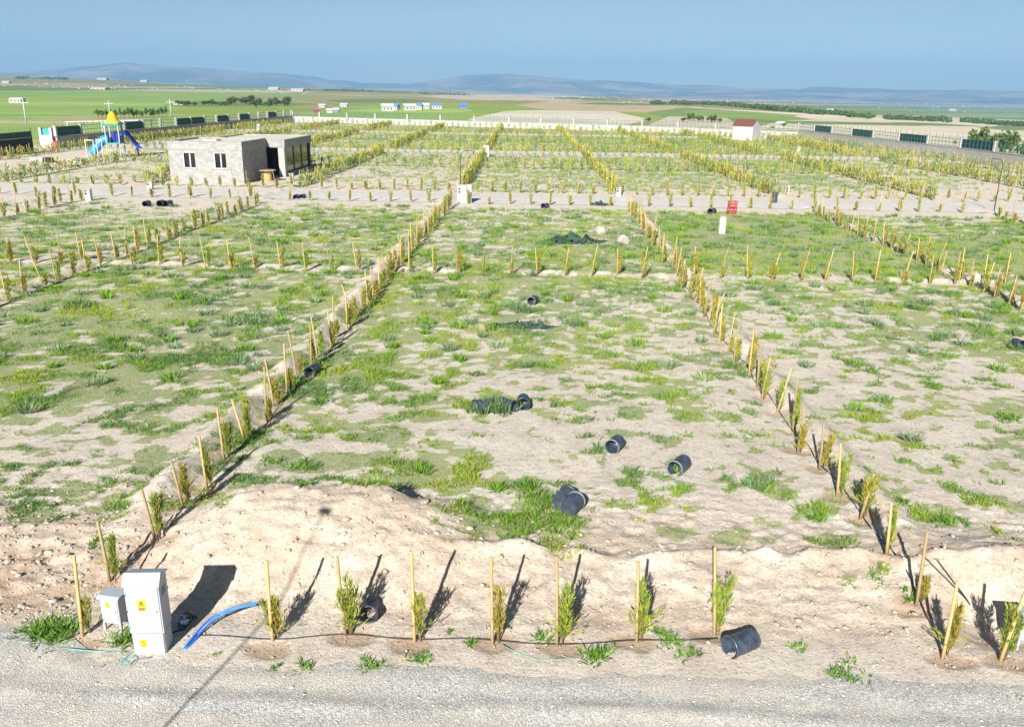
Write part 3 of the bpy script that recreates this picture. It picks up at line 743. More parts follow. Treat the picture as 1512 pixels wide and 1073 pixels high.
# taller leafy weeds: hand-placed ones and scattered sage-green ones
parts = []
lush = [(75,935,.42,.26,500),(180,948,.22,.22,160),(150,800,.25,.15,120),(730,608,.50,.62,420),(708,604,.3,.4,90),(758,604,.22,.36,90),(795,592,.25,.2,50),(820,600,.25,.25,70),(1118,722,.22,.34,90),(735,725,.24,.3,80),(780,722,.26,.28,90),
        (830,772,.3,.17,90),(815,790,.4,.15,100),(770,800,.4,.13,90),(848,795,.3,.14,60),(998,696,.14,.3,50),(880,968,.28,.22,150),(985,945,.25,.16,110),(1015,962,.28,.16,120),(1240,992,.35,.15,150),(1175,955,.2,.12,60),(622,972,.3,.12,110),(540,985,.16,.18,50),(455,985,.12,.2,40),(405,985,.08,.14,24),(560,985,.14,.12,40),
        (695,950,.1,.16,36),(665,935,.08,.12,24),(800,945,.15,.2,50),(320,965,.1,.08,24),(1205,768,.3,.2,120),(1385,772,.3,.2,120),(1412,772,.25,.2,90),(1292,855,.14,.12,50),(1250,862,.14,.08,40),(1490,620,.45,.22,170),(1500,515,.3,.35,100),(475,595,.35,.25,140),(452,688,.45,.22,200),(400,684,.3,.2,90),
        (1335,745,.2,.22,60),(1340,880,.16,.2,50),(925,700,.22,.24,70),(850,480,.45,.45,120),(625,700,.25,.3,70),(1010,722,.2,.2,60),(480,585,.3,.25,90),(700,553,.25,.25,70),(765,458,.6,.5,150),(715,440,.5,.4,110),(120,452,.6,.5,130),(250,410,.6,.4,120),(380,470,.5,.4,110),(1140,450,.45,.35,90),(1340,455,.6,.4,130),(1310,430,.5,.35,100),(1415,465,.45,.35,90),(1470,455,.5,.3,90),(1385,500,.4,.4,90),(1500,495,.4,.45,100),
        (300,447,.5,.4,100),(430,432,.6,.35,110),(800,360,.6,.4,120),(830,352,.6,.45,140),(895,365,.6,.35,110),(1250,975,.2,.1,40),(970,935,.12,.15,40),(660,1006,.1,.08,16),(1502,1030,.2,.1,50)]
rs = np.random.RandomState(3)
for j, (px, py, r, h, n) in enumerate(lush):
    x, y = atg(px, py)
    k = max(1, n//8); cx = x+rs.normal(0, r*.45, k); cy = y+rs.normal(0, r*.38, k)
    C = np.stack([cx, cy, gh(cx, cy)], 1)
    sage = (300 < py < 520) or j in (3, 5, 7, 8)
    cols = np.where(rs.rand(k, 1) < (.6 if sage else .0), SAGE*.9, np.where(rs.rand(k, 1) < .5, G1*1.05, G3*1.05))
    dens = 9 if not sage else 12
    wide = .022 if py > 560 else .03
    parts.append(blades(C, dens, np.full(k, h*.8), np.full(k, r*.22), np.full(k, wide), np.full(k, .62 if sage else 1.1), cols, True, seed=300+j))
gx, gy = scatter(-46, 46, 17, 65, .85, 55)
kk = (rs.rand(len(gx)) < .15*np.clip(cover(gx, gy)*1.8-.35, 0, 1)*sstep(18, 26, gy)*1.4)
gx, gy = gx[kk], gy[kk]; C = np.stack([gx, gy, gh(gx, gy)], 1)
cols = np.where(rs.rand(len(gx), 1) < .55, SAGE*rs.uniform(.75, 1.1, (len(gx), 1)), G1)
parts.append(blades(C, 60, rs.uniform(.18, .42, len(gx)), rs.uniform(.12, .32, len(gx)), np.full(len(gx), .03), np.full(len(gx), .75), cols, True, seed=77))
V, T, Cc = merge(parts)
o = link('tall_weeds', npmesh('tall_weeds', V, [T], [M['grass']], colors=Cc)); tag(o, 'taller bushy weeds in bright and silvery green tufts', kind='stuff')

# stones on the road and clods on the bank
ICO_V = []
g_ = (1+5**.5)/2
ICO_V = np.array([(-1,g_,0),(1,g_,0),(-1,-g_,0),(1,-g_,0),(0,-1,g_),(0,1,g_),(0,-1,-g_),(0,1,-g_),(g_,0,-1),(g_,0,1),(-g_,0,-1),(-g_,0,1)])/math.hypot(1, g_)
ICO_F = np.array([(0,11,5),(0,5,1),(0,1,7),(0,7,10),(0,10,11),(1,5,9),(5,11,4),(11,10,2),(10,7,6),(7,1,8),(3,9,4),(3,4,2),(3,2,6),(3,6,8),(3,8,9),(4,9,5),(2,4,11),(6,2,10),(8,6,7),(9,8,1)])
def stones(gx, gy, zz, size, seed):
    rs = np.random.RandomState(seed); n = len(gx)
    V = ICO_V[None]*(1+.28*rs.normal(0, 1, (n, 12, 1)))*size[:, None, None]*rs.uniform(.6, 1.25, (n, 1, 3))
    V = V*np.array((1, 1, .55)); V = V+np.stack([gx, gy, zz], 1)[:, None]
    F = (ICO_F[None]+np.arange(n)[:, None, None]*12).reshape(-1, 3)
    return V.reshape(-1, 3), F
n = 12000; gx = RS.uniform(-11, 11, n); gy = RS.uniform(8.6, 11.9, n)
kp = (gy < edge_y(gx)+.15+.35*RS.rand(n)**2) & (RS.rand(n) < .35+.65*fbm(gx*.8, gy*2, 5, 3)); gx, gy = gx[kp], gy[kp]
from mathutils.bvhtree import BVHTree
dgx = bpy.context.evaluated_depsgraph_get()
bvh = BVHTree.FromPolygons([tuple(v.co) for v in rme.vertices], [tuple(p.vertices) for p in rme.polygons])
def roadz(x, y):
    h = bvh.ray_cast(Vector((x, y, 5)), Vector((0, 0, -1))); return h[0].z if h[0] else gz(x, y)
zz = np.array([max(roadz(a, b), -.05) for a, b in zip(gx, gy)])
sz = np.clip(.009*np.exp(RS.normal(0, .45, len(gx))), .005, .03)
V, F = stones(gx, gy, zz, sz, 4)
tag(link('road_stones', npmesh('road_stones', V, [F], [M['stone']])), 'loose grey stones scattered over the gravel road', kind='stuff')
n = 15000; gx = RS.uniform(-13, 13, n); gy = 11.1+RS.gamma(2.2, .9, n); d_ = fbm(gx*.9, gy*.9, 23, 3)
kp = (RS.rand(n) < .15+1.1*np.clip(d_-.35, 0, 1)+.4*(gx < -7.6)) & (gy < 17); gx, gy = gx[kp], gy[kp]
sz = np.clip(.011*np.exp(RS.normal(0, .6, len(gx))), .005, .06)*np.where(gx < -7.6, 1.35, 1)
n2_ = 900; hx = RS.uniform(-12, 10, n2_); hy = 13.5+RS.normal(0, .75, n2_); kk_ = RS.rand(n2_) < .2+1.3*np.clip(fbm(hx*.7, hy*1.2, 27, 3)-.4, 0, 1)
hx, hy = hx[kk_], hy[kk_]; gx = np.concatenate([gx, hx]); gy = np.concatenate([gy, hy]); sz = np.concatenate([sz, RS.uniform(.025, .06, len(hx))])
V, F = stones(gx, gy, gh(gx, gy)+sz*.25, sz, 6)
tag(link('soil_clods', npmesh('soil_clods', V, [F], [M['clod']])), 'crumbled clods of pale soil on the dug bank', kind='stuff')

# ------------------------------------------------------------------ stakes and saplings
def stake_mesh(i):
    b = MB(); rr = random.Random(i); bx = rr.uniform(-.008, .008); by = rr.uniform(-.008, .008)
    b.tube([(0, 0, -.12), (bx, by, .5), (bx*.5, by, 1.0), (0, 0, 1.47), (0, 0, 1.5)], [.030, .029, .027, .026, .020], 8)
    return b.mesh('wooden_stake', M['stake'])
def frond(p, d, ln, wd, rs, V, T, C, col, k):
    """a flat feathery spray: a few narrow slips fanning from p along d"""
    d = d/np.linalg.norm(d); s = np.cross(d, rs.normal(0, 1, 3)); s /= np.linalg.norm(s)
    for j in range(k):
        t = rs.uniform(0, .55); o_ = p+d*ln*t; dd = d+s*rs.uniform(-.55, .55)+rs.normal(0, .12, 3)+np.array((0, 0, .25)); dd /= np.linalg.norm(dd)
        l = ln*rs.uniform(.4, .7); w = np.cross(dd, rs.normal(0, 1, 3)); w = w/np.linalg.norm(w)*wd*.5
        b = len(V); V += [o_-w*.5, o_+w*.5, o_+dd*l*.6+w, o_+dd*l*.6-w, o_+dd*l]
        T += [(b, b+1, b+2), (b, b+2, b+3), (b+3, b+2, b+4)]
        c = np.clip(col*(1+.2*rs.normal())*(1+.05*rs.normal(0, 1, 3)), .01, 1); C += [c]*5
LEAF_A = np.array((.36, .38, .055)); LEAF_B = np.array((.17, .265, .055)); LEAF_C = np.array((.33, .29, .06))
def sapling_foliage(seed, nf, k, wd, fl=1.0):
    rs = np.random.RandomState(seed); V, T, C = [], [], []
    nst = rs.randint(1, 4); H0 = rs.uniform(.62, 1.15); full = rs.uniform(.40, 1.0)*fl; tint = np.array((rs.uniform(.9, 1.2), rs.uniform(.85, 1.08), 1)); dead = rs.rand() < .12
    tops = [np.array((rs.normal(0, .06)+(.09*(q-(nst-1)/2)), rs.normal(0, .06), H0*rs.uniform(.75, 1))) for q in range(nst)]
    for i in range(nf):
        tp = tops[rs.randint(nst)]; t = rs.beta(1.35, 1.25)*.92+.06
        ax = tp*t; r = full*(.045+.105*math.sin(min(1, t*1.05)*PI)**.8)*(1.25 if t < .35 else 1)
        a = rs.uniform(0, 2*PI); rad = r*rs.uniform(.1, 1)
        p = ax+np.array((math.cos(a)*rad*.5, math.sin(a)*rad*.5, 0))
        d = np.array((math.cos(a)*.5, math.sin(a)*.5, rs.uniform(.8, 2.2)))
        col = (LEAF_A if rs.rand() < .6 else (LEAF_B if rs.rand() < .75 else LEAF_C))*tint*(np.array((.95, .62, .9)) if dead and rs.rand() < .7 else 1)
        frond(p, d, rs.uniform(.11, .22), wd, rs, V, T, C, col, k)
    if rs.rand() < .6:                               # a few low stragglers
        for i in range(max(2, nf//14)):
            a = rs.uniform(0, 2*PI); p = np.array((0, 0, rs.uniform(.1, .35)))
            for q in range(3):
                frond(p+np.array((math.cos(a), math.sin(a), .35))*.09*q, np.array((math.cos(a), math.sin(a), .6)), .16, wd, rs, V, T, C, LEAF_A, max(2, k//2))
    return np.array(V), np.array(T), np.array(C), tops
def sapling_stem(tops):
    b = MB()
    for tp in tops:
        b.tube([(tp[0]*.1, tp[1]*.1, -.05), tuple(tp*.4), tuple(tp*.85)], .011, 5, False, .004)
    return b
HI = []; MID = []
for i in range(14):
    V, T, C, tops = sapling_foliage(40+i, 140+(i*37) % 70, 8, .0095, 1.15)
    HI.append((npmesh('foliage', V, [T], [M['leaf']], colors=C), sapling_stem(tops).mesh('stem', M['stem'])))
for i in range(8):
    V, T, C, tops = sapling_foliage(60+i, 120, 6, .021, 1.5)
    sb = sapling_stem(tops); sv = np.array(sb.v); nv = len(V)
    q = np.array([f for f in sb.f if len(f) == 4]); q = np.concatenate([q[:, [0, 1, 2]], q[:, [0, 2, 3]]])
    mi = np.concatenate([np.zeros(len(T)), np.ones(len(q))])
    MID.append(npmesh('conifer_sapling', np.concatenate([V, sv]), [np.concatenate([T, q+nv])], [M['leaf'], M['stem']], colors=np.concatenate([C, np.tile((.1, .07, .04), (len(sv), 1))]), mi=mi))
STAKES = [stake_mesh(i) for i in range(6)]
def ordn(n): return f"{n}{'th' if 10 <= n % 100 <= 20 else {1: 'st', 2: 'nd', 3: 'rd'}.get(n % 10, 'th')}"
rr = random.Random(99)
named = [p for p in plants if p['vis'] and p['row']]
named.sort(key=lambda p: -p['s'])
indiv = set(id(p) for p in named[:296])
farS, farP = [], []
for p in plants:
    x, y = p['x'], p['y']; z = gz(x, y)-.02
    bare = rr.random() < (.05 if y < 60 else 0)
    
    nostake = 'road' in p['row'] and 'edge' in p['row'] and rr.random() < .45
    if p['top']:
        r = ray(*p['top']); t = y/r.y; tx, tzz = r.x*t, CAMH+r.z*t
        v = Vector((tx-x, 0.02, tzz-z))
    else:
        v = Vector((rr.gauss(0, .07)-(.03 if x < 0 else -.06)*(1 if y < 45 else .3), rr.gauss(0, .06), 1.0)).normalized()*rr.uniform(1.3, 1.62)
    p['v'] = v
    ln = v.length; rot = v.to_track_quat('Z', 'Y').to_matrix().to_4x4()
    big = rr.uniform(.8, 1.18)
    if p['top'] and p['row'].startswith('front'): bare = False; big = rr.uniform(1.0, 1.2)
    sx, sy = x+rr.uniform(.05, .11), y+rr.uniform(.01, .08)
    if id(p) in indiv:
        ang = math.degrees(math.atan2(v.x, v.z))
        lean = 'left-leaning' if ang < -5 else ('right-leaning' if ang > 5 else 'upright')
        if not nostake:
            o = link('wooden_stake', STAKES[rr.randrange(6)]); o.matrix_world = Matrix.Translation((x, y, z)) @ rot @ Matrix.Diagonal((1, 1, ln/1.5, 1))
            tag(o, f"{lean} yellow wooden stake, {ordn(p['n'])} {p['frm']} in the {p['row']}" if 'edge' not in p['row'] else f"{lean} yellow wooden stake, {ordn(p['n'])} {p['frm']} along the {p['row']}", 'stake', 'wooden stakes along the plot edges')
        if not bare or nostake:
            sz_ = gz(sx, sy)-.01; prep = 'along' if 'edge' in p['row'] else 'in'
            if y < 24:
                i = rr.randrange(14)
                t = thing('conifer_sapling', None, None, (sx, sy, sz_), rr.uniform(0, 6.28)); t.scale = (big*.98, big*.98, big)
                link('foliage', HI[i][0], t); link('stem', HI[i][1], t)
            else:
                t = link('conifer_sapling', MID[rr.randrange(8)], None, (sx, sy, sz_)); t.rotation_euler = (0, 0, rr.uniform(0, 6.28)); t.scale = (big, big, big)
            tag(t, f"conifer sapling at the {ordn(p['n'])} planting spot {p['frm']}, {p['row']}", 'sapling', 'conifer saplings along the plot edges')
    else:
        if not nostake: farS.append((x, y, z, v))
        if not bare or nostake: farP.append((sx, sy, z, big*(1.0 if y < 76 else rr.uniform(1.1, 1.55)), y))
# the rest of the rows
V = []; F = []
for (x, y, z, v) in farS:
    w = .02
    for q in ((-w, -w), (w, -w), (w, w), (-w, w)): V.append((x+q[0], y+q[1], z))
    for q in ((-w, -w), (w, -w), (w, w), (-w, w)): V.append((x+q[0]*.8+v.x, y+q[1]*.8+v.y, z+v.z))
k = np.arange(len(farS))*8
F = np.concatenate([np.stack([k+a, k+b, k+c, k+d], 1) for a, b, c, d in ((0,1,5,4),(1,2,6,5),(2,3,7,6),(3,0,4,7),(4,5,6,7))])
tag(link('stake_rows', npmesh('stake_rows', np.array(V), [F], [M['stake']])), 'rows of small distant wooden stakes edging the farther plots', kind='stuff')
A = np.array(farP); rs = np.random.RandomState(8); nb = 56
m_ = len(A); C0 = np.repeat(A, nb, 0); n_ = m_*nb
t = rs.uniform(.06, .95, n_); a = rs.uniform(0, 2*PI, n_); R_ = C0[:, 3]*(.08+.20*np.sin(t*PI)**.7)*np.where(C0[:, 4] > 76, 1.35, .9)*rs.uniform(.3, 1, n_)
B = np.stack([C0[:, 0]+R_*np.cos(a)*.6, C0[:, 1]+R_*np.sin(a)*.6, C0[:, 2]+C0[:, 3]*t*.85], 1)
D = np.stack([np.cos(a)*.55, np.sin(a)*.55, rs.uniform(.6, 1.6, n_)], 1); D /= np.linalg.norm(D, axis=1)[:, None]
ln = C0[:, 3]*rs.uniform(.16, .32, n_); f_ = rs.uniform(0, PI, n_); S = np.stack([np.cos(f_), np.sin(f_), 0*f_], 1)*.045
V = np.stack([B-S, B+S, B+D*ln[:, None]], 1).reshape(-1, 3); k = np.arange(n_)*3
pc = np.repeat(np.where(rs.rand(m_, 1) < .42, LEAF_A, np.where(rs.rand(m_, 1) < .85, LEAF_B, LEAF_C))*rs.uniform(.75, 1.1, (m_, 1)), nb, 0)*(1+.2*rs.normal(0, 1, (n_, 1)))
tag(link('sapling_rows', npmesh('sapling_rows', V, [np.stack([k, k+1, k+2], 1)], [M['leaf']], colors=np.clip(np.repeat(pc, 3, 0), .01, 1))), 'rows of small distant conifer saplings edging the farther plots', kind='stuff')


# ------------------------------------------------------------------ electrical cabinets by the road
def sign(parent, x, z, w, h, y, full):
    sg = MB().box(x-w/2, x+w/2, y-.004, y, z-h/2, z+h/2, .003).build('warning_sign', M['yellow'], parent)
    b = MB(); yy0, yy1 = y-.0065, y-.0045
    if full:
        c = z+h*.14; s = w*.38
        def tri(k): return [(x-s*k, c-s*.62*k), (x+s*k, c-s*.62*k), (x, c+s*1.05*k)]
        o_, i_ = tri(1), tri(.72)
        for k in range(3):
            q = (k+1) % 3; b.prism([o_[k], o_[q], i_[q], i_[k]], yy0, yy1)
        b.prism([(x-.012*1.2, c+.03), (x+.006, c+.03), (x+.001, c+.008), (x+.014, c+.008), (x-.004, c-.034), (x+.002, c-.004), (x-.013, c-.004)], yy0, yy1)
        for k in range(3): b.box(x-w*.38, x+w*.38*(1 if k < 2 else .7), yy0, yy1, z-h*(.26+.09*k), z-h*(.21+.09*k))
    else:
        c = z+h*.1; s = w*.25
        o_ = [(x-s, c-s*.6), (x+s, c-s*.6), (x, c+s)]; i_ = [(x-s*.6, c-s*.38), (x+s*.6, c-s*.38), (x, c+s*.55)]
        for k in range(3):
            q = (k+1) % 3; b.prism([o_[k], o_[q], i_[q], i_[k]], yy0, yy1)
        b.box(x-w*.3, x+w*.3, yy0, yy1, z-h*.32, z-h*.26)
    b.build('hazard_symbol', M['black'], sg)
t = thing('electrical_cabinet', 'tall light grey electrical cabinet with sloped hood and two yellow warning signs', 'electrical cabinet', (-6.01, 10.86, gz(-6.0, 11)-.03), math.radians(5))
W, D = .52, .34
MB().box(-W/2+.012, W/2-.012, .012, D-.01, 0, .425, .008).build('base', M['steel'], t)
b = MB().prism([(0, .425), (D, .425), (D, 1.31), (.10, 1.405), (.0, 1.255)], -W/2, W/2, 'x')
b.build('body', M['steel'], t)
hd = MB().prism([(-.015, 1.258), (.095, 1.412), (D+.03, 1.318), (D+.03, 1.345), (.095, 1.44), (-.03, 1.268)], -W/2-.02, W/2+.02, 'x').build('hood', M['steel_dark'], t)
MB().box(-W/2+.014, W/2-.014, -.004, -.0005, .444, 1.241).build('door_gasket', M['seam'], t)
MB().box(-W/2+.024, W/2-.024, -.003, .0115, .029, .411).build('door_gasket', M['seam'], t)
hb = MB()
for z in (.55, .84, 1.13): hb.tube([(-W/2+.012, -.014, z-.03), (-W/2+.012, -.014, z+.03)], .007, 8)
hb.build('hinges', M['chrome'], t)
vb = MB()
for k in range(6): vb.box(W/2+.0005, W/2+.006, .10, .25, 1.02+.025*k, 1.032+.025*k)
vb.build('vent', M['seam'], t)
d = MB().box(-W/2+.02, W/2-.02, -.014, -.0045, .45, 1.235, .004).build('door', M['steel'], t)
MB().box(W/2-.075, W/2-.05, -.025, -.0125, .80, .835, .004).build('lock', M['chrome'], d)
d2 = MB().box(-W/2+.03, W/2-.03, -.004, .011, .035, .405, .004).build('lower_door', M['steel'], t)
bb = MB()
for k in (.105, .075): bb.box(W/2-k, W/2-k+.016, -.01, -.0005, .335, .355, .003)
bb.build('lock', M['chrome'], d2)
sign(t, -.02, .93, .125, .19, -.0145, True); sign(t, -.075, .24, .10, .14, -.0045, False)
MB().prism([(0.02, .418), (.09, .428), (.3, .428), (.3, .422), (.02, .412)], W/2+.0005, W/2+.004, 'x').build('seam', M['seam'], t)

def meter_cabinet(loc, rz, label):
    t = thing('meter_cabinet', label, 'meter cabinet', loc, rz, 'small meter cabinets on legs')
    w, d_ = .33, .24
    MB().box(-w/2, w/2, 0, d_, .15, .60, .006).build('body', M['steel'], t)
    MB().prism([(-.03, .603), (-.03, .625), (.02, .655), (d_+.03, .64), (d_+.03, .603)], -w/2-.03, w/2+.03, 'x').build('hood', M['steel_dark'], t)
    dd = MB().box(-w/2+.02, w/2-.02, -.010, -.001, .17, .585, .004).build('door', M['steel'], t)
    MB().box(w/2-.06, w/2-.04, -.02, -.0105, .37, .40, .004).build('lock', M['chrome'], dd)
    for x in (-w/2, w/2-.035):
        for y_ in (0.002, d_-.037): MB().box(x, x+.035, y_, y_+.035, -.1, .15).build('leg', M['steel'], t)
    sign(t, -.02, .50, .075, .10, -.010, False)
    return t
meter_cabinet((-6.88, 11.40, gz(-6.88, 11.45)), math.radians(-9), 'small grey meter cabinet on short legs left of the tall cabinet')
meter_cabinet((8.09, 11.84, gz(8.1, 11.8)+.02), math.radians(0), 'small grey meter cabinet cut off by the right edge of the photo')

def hose(name, label, cat, pts, r, mt, group=None, n=6, drape=True):
    P = []
    for i in range(len(pts)-1):
        a, c = pts[i], pts[i+1]; k = max(2, int(math.hypot(c[0]-a[0], c[1]-a[1])/.25))
        for j in range(k): P.append(tuple(a[q]+(c[q]-a[q])*j/k for q in range(len(a))))
    P.append(tuple(pts[-1]))
    if drape: P = [(p[0], p[1], gz(p[0], p[1])+r*.8+(p[2] if len(p) > 2 else 0)) for p in P]
    # smooth
    for _ in range(2): P = [P[0]]+[tuple((P[i-1][q]+2*P[i][q]+P[i+1][q])/4 for q in range(3)) for i in range(1, len(P)-1)]+[P[-1]]
    o_ = MB().tube(P, r, n).build(name, mt); tag(o_, label, cat, group); return o_
def pxs(*L, z=0): return [at(a, c, z) for a, c in L]
# drip lines along the rows
G_ = 'black drip irrigation lines'
hose('drip_line', 'black drip irrigation line along the front row of stakes', 'hose', pxs((285,938),(330,937),(400,946),(450,941),(505,934),(560,940),(612,946),(680,941),(728,945),(800,952),(860,951),(940,944),(1010,946),(1060,942)), .010, M['hose'], G_)
rs = np.random.RandomState(12)
for x0, y0, y1, lb in ((-7.15, 11.9, 65, "black drip irrigation line beside the middle plot's left row"), (6.75, 12.2, 65, "black drip irrigation line beside the middle plot's right row"), (-21.85, 30, 65, "black drip irrigation line beside the left plot's far side row"), (20.65, 30, 65, "black drip irrigation line beside the right plot's far side row")):
    hose('drip_line', lb, 'hose', [(x0+rs.normal(0, .05), y_) for y_ in np.arange(y0, y1, .9)], .012 if y0 < 20 else .016, M['hose'], G_)
# blue conduits rising out of the ground by the cabinet
def air_tube(name, label, cat, P3, r, mt, group=None, n=10):
    P3 = [Vector(p) for p in P3]; out = []
    for i in range(len(P3)-1):
        p0, p1, p2, p3 = P3[max(i-1, 0)], P3[i], P3[i+1], P3[min(i+2, len(P3)-1)]
        for j in range(8):
            u = j/8; out.append(.5*((2*p1)+(-p0+p2)*u+(2*p0-5*p1+4*p2-p3)*u*u+(-p0+3*p1-3*p2+p3)*u**3))
    out.append(P3[-1])
    t_ = MB().tube(out, r, n); o_ = t_.build(name, mt); tag(o_, label, cat, group); return o_, out
a0 = at(270, 958); a1 = at(308, 915, .12); a2 = at(345, 897, .26); a3 = at(381, 889, .36)
for k, (dx, dz, lb) in enumerate(((0, 0, 'upper of two bright blue conduit pipes beside the tall cabinet'), (.045, -.035, 'lower of two bright blue conduit pipes beside the tall cabinet'))):
    o_, out = air_tube('conduit_pipe', lb, 'pipe', [(a0[0]+dx, a0[1]-dx*.3, gz(*a0)-.01), (a1[0]+dx, a1[1], max(.12, gz(*a1)+.02)+dz), (a2[0]+dx*.6, a2[1], max(.26, gz(*a2)+.02)+dz*.6), (a3[0]-k*.03, a3[1], max(.36, gz(*a3)+.02)-k*.04)], 0.018, M['bluepipe'], 'blue conduit pipes by the cabinet')
    e1, e0 = out[-1], out[-2]; dv = (e1-e0).normalized()
    MB().tube([e1+dv*.001, e1+dv*.006], .0145, 10).build('open_end', M['bluepipe_cut'], o_)
air_tube('rusty_rod', 'thin rusty rod lying below the blue conduit pipes', 'rod', [(*at(312, 925), gz(*at(312, 925))+.02), (*at(330, 910, .08), .12+.06), (*at(372, 892, .2), .26)], .009, M['rust'])
# crumpled bag and black cable coil
bx, by = at(270, 915, .08)
V = []; q = __import__('bmesh'); bm = q.new(); q.ops.create_icosphere(bm, subdivisions=4, radius=.1)
for v in bm.verts:
    n_ = float(fbm(np.array([v.co.x*22+9]), np.array([v.co.y*22+v.co.z*17]), 5, 3)[0]); v.co *= .62+n_*.85; v.co.z *= .85
me = bpy.data.meshes.new('plastic_bag'); bm.to_mesh(me); bm.free(); me.materials.append(M['bag'])
mt = M['bag']; nt = mt.node_tree; r_ = [n for n in nt.nodes if n.type == 'VALTORGB'][0]; r_.color_ramp.elements[0].color = (.01, .09, .22, 1); r_.color_ramp.elements[1].color = (.62, .74, .80, 1); r_.color_ramp.elements[0].position = .45; r_.color_ramp.elements[1].position = .58
tag(link('plastic_bag', me, None, (bx, by, gz(bx, by)+.07)), 'crumpled blue and white plastic bag beside the tall cabinet', 'bag')
b = MB()
cx_, cy_ = at(281, 915, .05)
P = [(cx_+.10*math.cos(u)*(1+.15*math.sin(3*u)), cy_+.07*math.sin(u), gz(cx_, cy_)+.05+.03*math.sin(u*2.3)+.008*u) for u in np.linspace(0, 13, 60)]
P += [(cx_-.02, cy_-.2, gz(cx_, cy_-.2)+.02), (cx_-.25, cy_-.34, gz(cx_-.25, cy_-.34)+.02)]
tag(b.tube(P, .012, 6).build('cable_coil', M['hose']), 'loose coil of black cable behind the crumpled bag', 'cable')
hose('teal_rope', 'straight pale teal rope lying on the road left of the cabinets', 'rope', pxs((83,956),(120,960),(160,963),(185,962)), .012, M['teal'])
P = []
for u in np.linspace(0, 1, 70):
    px = 168+44*(.5+.5*math.sin(u*23)*(.4+.6*u)); py = 966+24*u+6*math.cos(u*31); P.append(at(px, py))
hose('teal_netting', 'tangled teal netting lying on the road in front of the tall cabinet', 'net', P, .007, M['teal'])
hose('teal_rope', 'frayed teal rope lying at the road edge below the front stakes', 'rope', pxs((742,952),(757,961),(785,970),(800,976),(808,972),(820,974),(835,972),(845,977)), .007, M['teal'])
hose('thin_cable', 'thin brown cable lying diagonally across the gravel road', 'cable', pxs((72,1040),(95,1024),(125,1003),(148,987),(156,980)), .009, M['rust'])
hose('bent_pipe', 'bent grey pipe piece lying before the tall cabinet', 'pipe', pxs((192,985),(196,972),(210,973),(224,970)), .012, M['dusty'])
hx, hy = atg(1428, 890); r = ray(1384, 827); tq = hy/r.y
o_, out = air_tube('standing_hose', 'black hose with pale blue tip standing up behind the right front stakes', 'hose', [(hx+.06, hy-.05, gz(hx, hy)-.1), (hx, hy, gz(hx, hy)+.05), ((hx+r.x*tq)/2+.02, hy, (gz(hx, hy)+CAMH+r.z*tq)/2), (r.x*tq, hy, CAMH+r.z*tq)], .014, M['hose'])
e1, e0 = out[-1], out[-3]; dv = (e1-e0).normalized(); MB().tube([e1-dv*.02, e1+dv*.05], .018, 8).build('pale_tip', M['dusty'], o_)

# ------------------------------------------------------------------ black plastic pots
def pot_meshes(R, Ln, seed):
    n = 24; prof = [(R*.86, 0), (R*.9, .01)]
    for k in range(12):
        z0 = .02+(Ln-.08)*k/12; s = .92+.06*k/12; st = (Ln-.08)/12
        bump_ = 1.035 if k % 3 else .985
        prof += [(R*s, z0), (R*s*bump_, z0+st*.35), (R*s*bump_, z0+st*.65), (R*s, z0+st*.95)]
    prof += [(R*.985, Ln-.055)]
    outer = MB().lathe(prof, n); outer.lathe([(0, .001), (R*.86, 0)], n)
    outer.lathe([(R*.95, Ln), (R*.93, Ln*.5), (R*.84, .02), (0, .02)], n)
    rim = MB().lathe([(R*.985, Ln-.055), (R*1.06, Ln-.05), (R*1.07, Ln), (R*.95, Ln+.001), (R*.945, Ln-.055)], n)
    rr_ = random.Random(seed)
    dents = [(rr_.uniform(0, 6.28), rr_.uniform(.1, Ln-.1), rr_.uniform(.08, .2)) for _ in range(3)]
    for mb in (outer,):
        for i, (x, y_, z) in enumerate(mb.v):
            a = math.atan2(y_, x); f = 1
            for da, dz, dd in dents:
                u = math.cos(a-da); f -= dd*max(0, u)**6*math.exp(-((z-dz)/.12)**2)
            mb.v[i] = (x*f, y_*f, z)
    return outer.mesh('shell', M['plastic']), rim.mesh('rim', M['plastic']), rim.mesh('rim', M['dusty'])
POTS = [pot_meshes(.195, .58, 1), pot_meshes(.19, .50, 2), pot_meshes(.18, .46, 3)]
def pot(op, end, label, kind=0, pale=False, scale=1, tilt=0, lift=0):
    """op / end: photo points of the mouth and the base"""
    R = .19*scale; z = gz(*at(*op, .2))+R*.92+lift
    a, c = Vector((*at(*op, z), z)), Vector((*at(*end, z), z))
    d_ = (a-c); d_.z = 0; d_.normalize(); d_.z = tilt; d_.normalize()
    mid = (a+c)/2; Ln = (.58, .50, .46)[kind]*scale
    t = thing('plant_pot', label, 'plant pot', mid-d_*Ln/2, 0, 'black plastic pots lying about')
    t.rotation_mode = 'QUATERNION'; t.rotation_quaternion = d_.to_track_quat('Z', 'Y'); t.scale = (scale,)*3
    link('shell', POTS[kind][0], t); link('rim', POTS[kind][2 if pale else 1], t)
    return t
pot((1074,956), (1116,940), 'large ribbed black pot lying on its side at the road edge', 0, False, .92)
pot((544,908), (548,890), 'black pot lying end-on beside the second front stake', 2, False, .85, .1)
pot((856,732), (834,757), 'front pot of the pair lying in bright green weeds', 1, True, 1.0)
pot((839,727), (826,740), 'rear pot of the pair lying in bright green weeds', 1, False, .95)
pot((903,660), (914,650), 'single black pot with pale rim in the middle plot', 2, True, 1.0)
pot((991,696), (1016,677), 'longer black pot lying beside a pale grass tuft', 0, True, .95)
pot((701,600), (726,596), 'left pot behind the big grass tuft', 0, False, .95)
pot((758,601), (738,594), 'right pot behind the big grass tuft', 0, False, .95)
